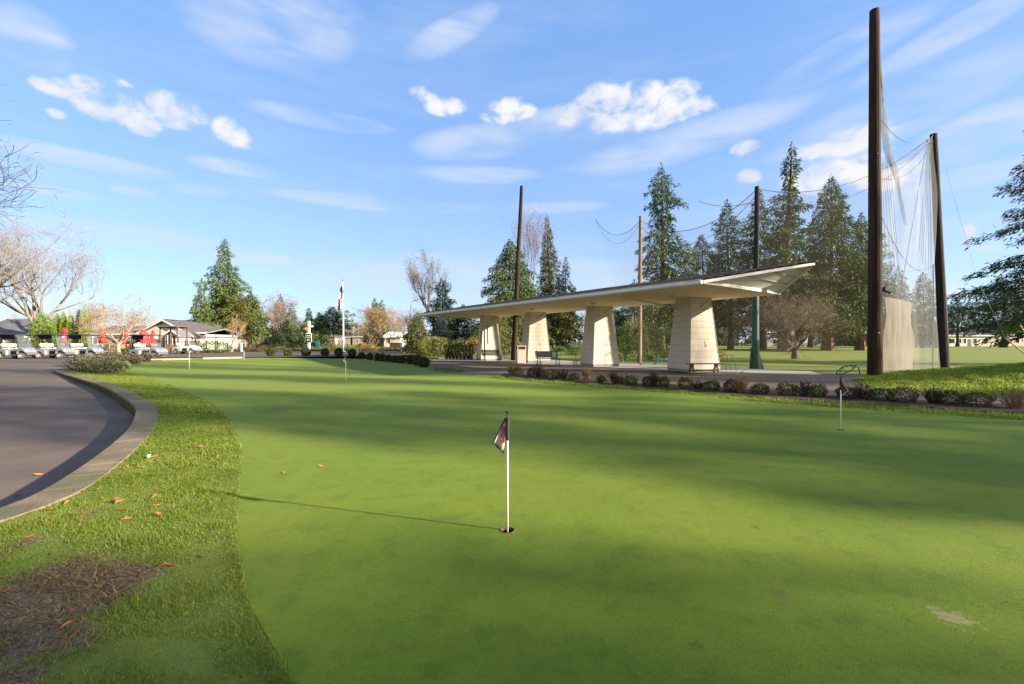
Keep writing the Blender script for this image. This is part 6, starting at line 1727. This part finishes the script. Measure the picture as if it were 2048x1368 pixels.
for py, hh, mt in ((669, .09, M_black), (671.5, .12, pmat('board_green', (.03, .30, .16), rough=.5)), (676.0, .17, pmat('board_yellow', (.72, .52, .06), rough=.5)), (673.7, .05, M_black), (680.3, .34, M_black)):
    m = MB(); m.box((0, -.186, zz(py)), (.74, .012, hh * 1.6)); m.build('board_band', mt, bd)
for py, w_ in ((671.5, .5), (676, .6), (679.0, .42), (681, .3)):
    m = MB()
    for q in range(7): m.box((-w_ / 2 + w_ * q / 6, -.195, zz(py)), (w_ / 10, .008, .07 + .03 * (q % 2)))
    m.build('lettering', M_white if w_ != .6 else M_black, bd)
Y = 57.0; x = lx(635, Y); z = G(x, Y) + .05
sg = empty('small_sign', (x, Y, z), 0, 'small teal green sign on a thin stake by the road', 'sign')
M_teal = pmat('teal_sign', (.015, .33, .25), (.02, .28, .22), 7, .5)
m = MB(); m.tube([(0, 0, 0), (0, 0, .6)], .03, 6); m.build('stake', M_black, sg); m = MB(); m.box((0, -.03, .98), (.5, .04, .78)); pn = m.build('panel', M_teal, sg, bevel=.03)
m = MB(); m.box((-.1, -.055, 1.25), (.1, .01, .06)); m.box((.1, -.055, 1.25), (.1, .01, .06)); m.box((.04, -.055, .9), (.04, .01, .3)); m.build('lettering', pmat('sign_dark_teal', (.008, .16, .13), rough=.5), pn)
Y = 58.0; x = lx(686.5, Y); z = G(x, Y)
fp = empty('flagpole', (x, Y, z), 0, 'tall white flagpole by the road', 'flagpole')
hp = hz(563, Y) - z; zz = lambda py: hz(py, Y) - z
m = MB(); m.tube([(0, 0, 0), (0, 0, hp * .5), (-.06, 0, hp)], [.115, .09, .045], 12); m.build('shaft', M_white, fp, smooth=True)
m = MB(); m.lathe([(.3, 0), (.28, .07), (.14, .12), (.12, .12)], n=14); m.build('base', M_white, fp)
m = MB(); m.ell((-.06, 0, hp + .16), (.1, .1, .1)); m.tube([(-.06, 0, hp - .05), (-.06, 0, hp + .1)], .03, 6); m.build('finial', pmat('dark_finial', (.1, .1, .1), rough=.4), fp)
m = MB(); m.box((.02, 0, zz(676.5)), (.3, .28, .32)); m.build('cleat_box', M_white, fp)
def flagmat():
    m, nt, p, out = newmat('striped_flag')
    tc = nd(nt, 'ShaderNodeTexCoord'); sxyz = nd(nt, 'ShaderNodeSeparateXYZ'); nt.links.new(tc.outputs['UV'], sxyz.inputs[0])
    ml = nd(nt, 'ShaderNodeMath', operation='MULTIPLY'); ml.inputs[1].default_value = 6.5; nt.links.new(sxyz.outputs[1], ml.inputs[0])
    fr = nd(nt, 'ShaderNodeMath', operation='FRACT'); nt.links.new(ml.outputs[0], fr.inputs[0])
    gt = nd(nt, 'ShaderNodeMath', operation='LESS_THAN'); gt.inputs[1].default_value = .5; nt.links.new(fr.outputs[0], gt.inputs[0])
    mx = nd(nt, 'ShaderNodeMix', data_type='RGBA'); mx.inputs['A'].default_value = (.72, .70, .70, 1); mx.inputs['B'].default_value = (.48, .02, .05, 1); nt.links.new(gt.outputs[0], mx.inputs['Factor'])
    a = nd(nt, 'ShaderNodeMath', operation='LESS_THAN'); a.inputs[1].default_value = .4; nt.links.new(sxyz.outputs[0], a.inputs[0])
    b = nd(nt, 'ShaderNodeMath', operation='GREATER_THAN'); b.inputs[1].default_value = .46; nt.links.new(sxyz.outputs[1], b.inputs[0])
    ab = nd(nt, 'ShaderNodeMath', operation='MULTIPLY'); nt.links.new(a.outputs[0], ab.inputs[0]); nt.links.new(b.outputs[0], ab.inputs[1])
    vo = nd(nt, 'ShaderNodeTexVoronoi'); vo.inputs['Scale'].default_value = 20; nt.links.new(tc.outputs['UV'], vo.inputs['Vector'])
    st = nd(nt, 'ShaderNodeMath', operation='LESS_THAN'); st.inputs[1].default_value = .2; nt.links.new(vo.outputs['Distance'], st.inputs[0])
    cn = nd(nt, 'ShaderNodeMix', data_type='RGBA'); cn.inputs['A'].default_value = (.03, .05, .17, 1); cn.inputs['B'].default_value = (.7, .7, .7, 1); nt.links.new(st.outputs[0], cn.inputs['Factor'])
    m2 = nd(nt, 'ShaderNodeMix', data_type='RGBA'); nt.links.new(mx.outputs['Result'], m2.inputs['A']); nt.links.new(cn.outputs['Result'], m2.inputs['B']); nt.links.new(ab.outputs[0], m2.inputs['Factor'])
    nt.links.new(m2.outputs['Result'], p.inputs['Base Color']); p.inputs['Roughness'].default_value = .8
    return m
# flag hanging slack: the hoist on the pole, the fly drooping down beside it
nu, nv = 22, 14; hu, hv = 3.1, 1.9
vs = []; uvs = []
ztop = zz(571)
for j in range(nv + 1):
    for i in range(nu + 1):
        u = i / nu; v = j / nv     # u along fly, v up
        px_ = -.12 - .42 * sin(min(1, u * 1.5) * pi * .5) * (.55 + .45 * (1 - v)) + .16 * sin(u * 7 + v * 3)
        py_ = -.16 * sin(u * 13 + v * 2.5) * (0.3 + u)
        pz_ = ztop - (1 - v) * hv * (1 - .15 * u) - u * hu * .60 + .12 * sin(u * 5)
        vs.append((px_, py_, pz_)); uvs.append((u, v))
fs = [(j * (nu + 1) + i, j * (nu + 1) + i + 1, (j + 1) * (nu + 1) + i + 1, (j + 1) * (nu + 1) + i) for j in range(nv) for i in range(nu)]
me = bpy.data.meshes.new('flag'); me.from_pydata(vs, [], fs); ul = me.uv_layers.new(name='UVMap')
for l in me.loops: ul.data[l.index].uv = uvs[l.vertex_index]
me.materials.append(flagmat()); fl = link(bpy.data.objects.new('flag', me)); fl.location = fp.location
tag(fl, 'slack red and white striped flag with blue corner hanging on the tall flagpole', 'flag')
md = fl.modifiers.new('Solid', 'SOLIDIFY'); md.thickness = .01
# street lamp with a curved arm
Y = 50; x = lx(822, Y); z = G(x, Y); sl = empty('street_lamp', (x, Y, z), 0, 'thin street lamp with a curved arm and rusty lamp head before the bare tree', 'street lamp')
zz = lambda py: hz(py, Y) - z; kx = Y / F
m = MB(); m.tube([(0, 0, 0), (0, 0, zz(612)), (.05, 0, zz(604)), ((835 - 822) * kx, 0, zz(599)), ((846 - 822) * kx, 0, zz(595.5))], [.06, .045, .04, .035, .035], 8); m.build('post', M_steel, sl)
m = MB(); m.ell(((849.5 - 822) * kx, 0, zz(595.5)), (.24, .12, .12), 12, 8); m.build('lamp_head', pmat('rusty_lamp', (.20, .10, .06), rough=.5), sl)

# ------------------------------------------------------------------ practice pins
M_stick = pmat('white_stick', (.74, .72, .68), rough=.35)
M_fcream = pmat('flag_cream', (.55, .45, .33), (.48, .39, .28), 20, .85)
M_fblack = pmat('flag_black', (.018, .018, .02), rough=.8)
M_fred = pmat('emblem_red', (.30, .03, .05), rough=.8)
M_cup = pmat('cup_soil', (.05, .035, .025), (.28, .15, .06), 30, .95)
def pin(label, px, py, top, dirx=-1, cream=True, cupl=None, small=False, rot=0.0, flag=True):
    x, y = gpt(px, py); z = G0(x, y) + .006; sc = y / F
    h = (py - top) * sc
    p_ = empty('practice_pin', (x, y, z), rot, label, 'golf pin', 'practice pins on the putting green')
    m = MB(); m.tube([(0, 0, -.11), (0, 0, h * .94)], .0085, 10); m.build('stick', M_stick, p_, smooth=True)
    m = MB(); m.lathe([(.006, h * .9), (.009, h * .93), (.009, h * .955), (.007, h * .965), (.007, h * .985), (.019, h * .988), (.02, h), (0, h + .003)], n=14); m.build('top_knob', M_black, p_)
    if flag:
        hh = h * .19 ; z1 = h * .945
        m = MB(); m.lathe([(.012, z1 - hh), (.0165, z1 - hh + .004), (.0165, z1 - .004), (.012, z1)], n=12); sl_ = m.build('flag_sleeve', M_fblack, p_)
        # slack flag: a folded leaf hanging from the sleeve
        nu, nv = 10, 14
        def fpnt(u, v, off=0):
            k_ = h / .93
            cs_ = ((-.016, -.002), (-.112, -.195), (-.032, -.275), (-.018, -.16))
            b_ = ((1 - u) * (1 - v), u * (1 - v), u * v, (1 - u) * v)
            X = -dirx * k_ * sum(b * c[0] for b, c in zip(b_, cs_)); zz_ = z1 + k_ * sum(b * c[1] for b, c in zip(b_, cs_))
            Yf = k_ * (.018 * sin(u * 5 + v * 3) * u + .012 * sin(v * 6) * u) + off
            return (X, Yf, zz_)
        m = MB(); vs = [fpnt(i / nu, j / nv) for j in range(nv + 1) for i in range(nu + 1)]
        m.add(vs, [(j * (nu + 1) + i, j * (nu + 1) + i + 1, (j + 1) * (nu + 1) + i + 1, (j + 1) * (nu + 1) + i) for j in range(nv) for i in range(nu)])
        fl_ = m.build('flag', M_fcream if cream else M_fblack, p_, smooth=True); md = fl_.modifiers.new('Solid', 'SOLIDIFY'); md.thickness = .003
        m = MB()
        e1 = [Vector(fpnt(u, 0, -.002)) for u in np.linspace(0, 1, 12)]; e2 = [Vector(fpnt(1, v, -.002)) for v in np.linspace(0, 1, 12)]; e3 = [Vector(fpnt(u, 1, -.002)) for u in np.linspace(1, 0, 10)]
        m.tube(e1, .0065, 6); m.tube(e2, .0065, 6)
        m.build('flag_border', M_fblack if cream else M_fcream, fl_)
        if not small:
            m = MB(); ctr = (.30, .55)
            ring = [Vector(fpnt(ctr[0] + .27 * cos(a), ctr[1] + .34 * sin(a), -.006)) for a in np.linspace(0, 2 * pi, 24, endpoint=False)]
            m.tube(ring, .0055, 5, closed=True); em = m.build('emblem', M_fred, fl_)
            m = MB()
            m.tube([Vector(fpnt(ctr[0] + .14 + .10 * cos(a), ctr[1] - .04 + .17 * sin(a), -.0085)) for a in np.linspace(.6, 5.6, 12)], .0035, 5)
            m.tube([Vector(fpnt(ctr[0] - .12 + .10 * cos(a), ctr[1] + .05 + .17 * sin(a), -.0085)) for a in np.linspace(.6, 5.6, 12)], .0035, 5)
            m.build('emblem_letters', M_fblack, em)
    n = 24; m = MB(); m.lathe([(.061, .002), (.057, .0045), (.0538, .003), (.0538, -.02)], n=n); m.f = [f for f in m.f if len(f) == 4]; m.build('cup_rim', M_cup, p_)
    m = MB(); m.lathe([(.0536, -.018), (.0536, -.11), (.0001, -.11)], n=n); m.f = [f for f in m.f if len(f) == 4]; m.build('cup', M_fblack, p_)  # white liner coloured black to paint in the shade of the hole
    return p_
pin('nearest practice pin with a slack cream and black flag and red emblem', 1015, 1062, 824)
pin('practice pin near the path shrubs with a dark flag', 1681.5, 860.5, 754, 1, False)
pin('practice pin in the middle of the green with brownish flag', 691.5, 761.5, 709, -1, True, small=True)
pin('white practice pin before the white golf cart with tiny flag', 378.5, 738.5, 702, -1, True, small=True, flag=False)
pin('short far practice pin before the box balls', 488, 721.5, 699, -1, True, small=True, flag=False)
pin('far practice pin in front of the row of box balls near the maple', 748, 728.5, 701, 1, False, small=True)

# ------------------------------------------------------------------ golfer, balls, leaves
Y = 75; x = lx(1157, Y); z = hz(692.5, Y); M_shirt = pmat('red_shirt', (.50, .03, .05), rough=.9); M_trous = pmat('dark_trousers', (.02, .022, .03), rough=.9); M_skin = pmat('skin', (.45, .26, .19), rough=.7)
z = G(x, Y)
gpz = empty('golfer', (x, Y, z), radians(10), 'golfer in red shirt and dark trousers bending over a ball on the range lawn', 'person'); gpz.name = 'person'
def skin_body(name, V, E, R, mat, parent):
    me = bpy.data.meshes.new(name); me.from_pydata(V, E, []); o_ = bpy.data.objects.new(name, me); link(o_, parent)
    md = o_.modifiers.new('Skin', 'SKIN'); 
    if not me.skin_vertices: 
        bpy.context.view_layer.objects.active = o_
    sv = me.skin_vertices[0].data if me.skin_vertices else None
    if sv:
        for i, r_ in enumerate(R): sv[i].radius = (r_, r_)
        sv[0].use_root = True
    ms = o_.modifiers.new('Sub', 'SUBSURF'); ms.levels = 1; ms.render_levels = 2
    me.materials.append(mat); return o_
def limb_mesh(name, chains, mat, parent):
    m = MB()
    for pts, rs in chains: m.tube(resample(pts, 14), list(np.interp(np.linspace(0, len(rs) - 1, 14), range(len(rs)), rs)), 10)
    return m.build(name, mat, parent, smooth=True)
body = skin_body('body', [(0, 0, .92), (.10, 0, 1.12), (.22, 0, 1.32), (.28, 0, 1.42), (.33, -.01, 1.48), (.39, -.02, 1.56), (-.0, -.12, .9), (.03, -.14, .5), (-.02, -.15, .09), (.12, -.16, .05), (0, .12, .9), (.06, .14, .5), (.0, .15, .09), (.14, .16, .05),
                          (.24, -.19, 1.34), (.36, -.2, 1.08), (.45, -.06, .86), (.47, -.02, .79), (.24, .19, 1.34), (.37, .2, 1.08), (.45, .06, .86), (.47, .03, .79)],
                 [(0, 1), (1, 2), (2, 3), (3, 4), (4, 5), (0, 6), (6, 7), (7, 8), (8, 9), (0, 10), (10, 11), (11, 12), (12, 13), (2, 14), (14, 15), (15, 16), (16, 17), (2, 18), (18, 19), (19, 20), (20, 21)],
                 [.14, .14, .15, .09, .055, .10, .09, .065, .045, .04, .09, .065, .045, .04, .065, .045, .035, .03, .065, .045, .035, .03], M_skin, gpz)
limb_mesh('shirt', [([(0, 0, .93), (.1, 0, 1.13), (.22, 0, 1.33), (.28, 0, 1.42)], [.165, .175, .19, .10]), ([(.24, -.14, 1.36), (.30, -.205, 1.2), (.34, -.205, 1.1)], [.09, .075, .065]), ([(.24, .14, 1.36), (.30, .205, 1.2), (.34, .205, 1.1)], [.09, .075, .065])], M_shirt, gpz)
limb_mesh('trousers', [([(0, -.04, .98), (0, -.12, .86), (.03, -.14, .5), (-.02, -.15, .1)], [.12, .115, .085, .065]), ([(0, .04, .98), (0, .12, .86), (.06, .14, .5), (0, .15, .1)], [.12, .115, .085, .065])], M_trous, gpz)
m = MB(); m.ell((.39, -.02, 1.60), (.115, .1, .09), 12, 8); m.build('hair', M_trous, gpz)
m = MB(); m.ell((-.0, -.155, .045), (.0, .0, .0)); 
m = MB(); m.ell((.06, -.155, .045), (.15, .055, .05), 10, 6); m.build('shoe', M_white, gpz); m = MB(); m.ell((.08, .155, .045), (.15, .055, .05), 10, 6); m.build('shoe', M_white, gpz)
cl = empty('golf_club', (0, 0, 0), 0, 'thin golf club held by the golfer in red', 'golf club'); cl.location = gpz.location; cl.rotation_euler = gpz.rotation_euler
m = MB(); m.tube([(.46, .0, .86), (.85, 0, .03)], .012, 6); m.build('shaft', M_steel, cl); m = MB(); m.ell((.87, -.02, .03), (.05, .04, .03), 8, 6); m.build('club_head', M_dark, cl)
x2 = lx(1139, 78); gb = empty('golf_bag', (x2, 78, G(x2, 78) + .12), 0, 'pale golf bag lying on the grass near the golfer in red', 'golf bag'); m = MB(); m.cyl((-.45, 0, .06), (.45, 0, .08), .14, .16, 12); m.build('bag', M_sky, gb); m = MB(); m.tube([(-.2, 0, .22), (0, 0, .3), (.25, 0, .24)], .02, 6); m.build('strap', M_white, gb)
M_ball = pmat('golf_ball_white', (.78, .77, .74), None, rough=.35, bump=.6, bscale=120, bdist=.004)
def ball(lb, px, py, r_=.0215, dz=.0):
    x, y = gpt(px, py); m = MB(); m.ell((0, 0, 0), (r_, r_, r_), 16, 10); o_ = m.build('golf_ball', M_ball, smooth=True, loc=(x, y, G0(x, y) + r_ + dz)); tag(o_, lb, 'golf ball')
ball('white golf ball lying in the rough among orange leaves', 297.5, 918.5, .0215, .02)
M_leaf = fmat('fallen_leaf', [(.42, .13, .035), (.50, .20, .06), (.34, .10, .035)], .25, .7, .2)
M_leaf2 = fmat('fallen_leaf_brown', [(.20, .10, .05), (.28, .15, .07)], .2, .8, .1)
LF = [(1530, 750), (1480, 745), (1240, 755), (1270, 765), (1380, 778), (1505, 805), (1170, 825), (865, 850), (940, 915), (1120, 885), (1080, 910), (1350, 915), (1440, 900), (1490, 885), (905, 970), (1020, 985), (1155, 980), (820, 985), (1685, 972), (1010, 1060), (1240, 1097), (650, 1090), (740, 1085), (575, 1095), (1170, 1130), (1055, 1160), (870, 1160), (930, 1155), (850, 1170), (505, 1183), (1185, 1195), (400, 1235), (415, 1262), (920, 1225), (1205, 1265), (285, 1312), (215, 1330), (960, 1303), (350, 1350), (610, 1360), (1405, 1200), (1660, 820), (955, 930), (890, 1150), (905, 1168)]
PX = [(a / 3.8, 700 + b / 3.8) for a, b in LF] + [(568, 947), (643, 934)] + [(a / 3.718, 1000 + b / 3.718) for a, b in [(1180, 125), (940, 158), (590, 217), (1305, 238), (400, 430), (100, 278), (215, 308), (1505, 450), (1250, 522), (830, 772), (20, 600), (490, 970), (210, 187), (345, 205), (1240, 520)]] + [(83, 888), (76, 947), (33, 990)]
for i, (px, py) in enumerate(PX):
    r = random.Random(i + 40)
    if i >= len(PX) - 3: x, y = gp(px, py, -.2); zb = asph(x, y)
    else: x, y = gpt(px, py); zb = rough_z(x, y) + .02 if px < 480 else G0(x, y) + .008
    L = r.uniform(.05, .085) * (1 if y < 5.5 else 1.25); w = L * r.uniform(.3, .5); m = MB(); n = 7
    vs = []; cu = r.uniform(.1, .5)
    for k in range(n):
        t = k / (n - 1); ww = w * sin(pi * min(.98, t ** .8 + .02)) + .001
        zc = cu * L * (t - .5) ** 2 * 1.6
        vs += [(L * (t - .5), -ww / 2, zc + ww * .35), (L * (t - .5), 0, zc), (L * (t - .5), ww / 2, zc + ww * .35)]
    m.add(vs, [q for k in range(n - 1) for q in ((k * 3, k * 3 + 1, k * 3 + 4, k * 3 + 3), (k * 3 + 1, k * 3 + 2, k * 3 + 5, k * 3 + 4))])
    m.tube([(-L * .5, 0, cu * L * .4), (-L * .75, r.uniform(-.01, .01), cu * L * .5)], .0013, 4)
    o_ = m.build('fallen_leaf', M_leaf if i % 4 else M_leaf2, smooth=True, loc=(x, y, zb)); o_.rotation_euler = (r.uniform(-.5, .5), r.uniform(-.4, .4), r.uniform(0, 6.28))
    if i >= len(PX) - 3: lb = 'single dry leaf lying on the asphalt of the car park'
    elif i in (45, 46): lb = 'single dry leaf lying out on the mown putting green'
    else: lb = 'curled orange brown leaf lying in the rough grass' if i % 4 else 'curled dull brown leaf lying in the rough grass'
    tag(o_, lb, 'leaf', 'fallen leaves ' + ('on the asphalt' if i >= len(PX) - 3 else 'on the green' if i in (45, 46) else 'orange ones in the rough' if i % 4 else 'brown ones in the rough'))
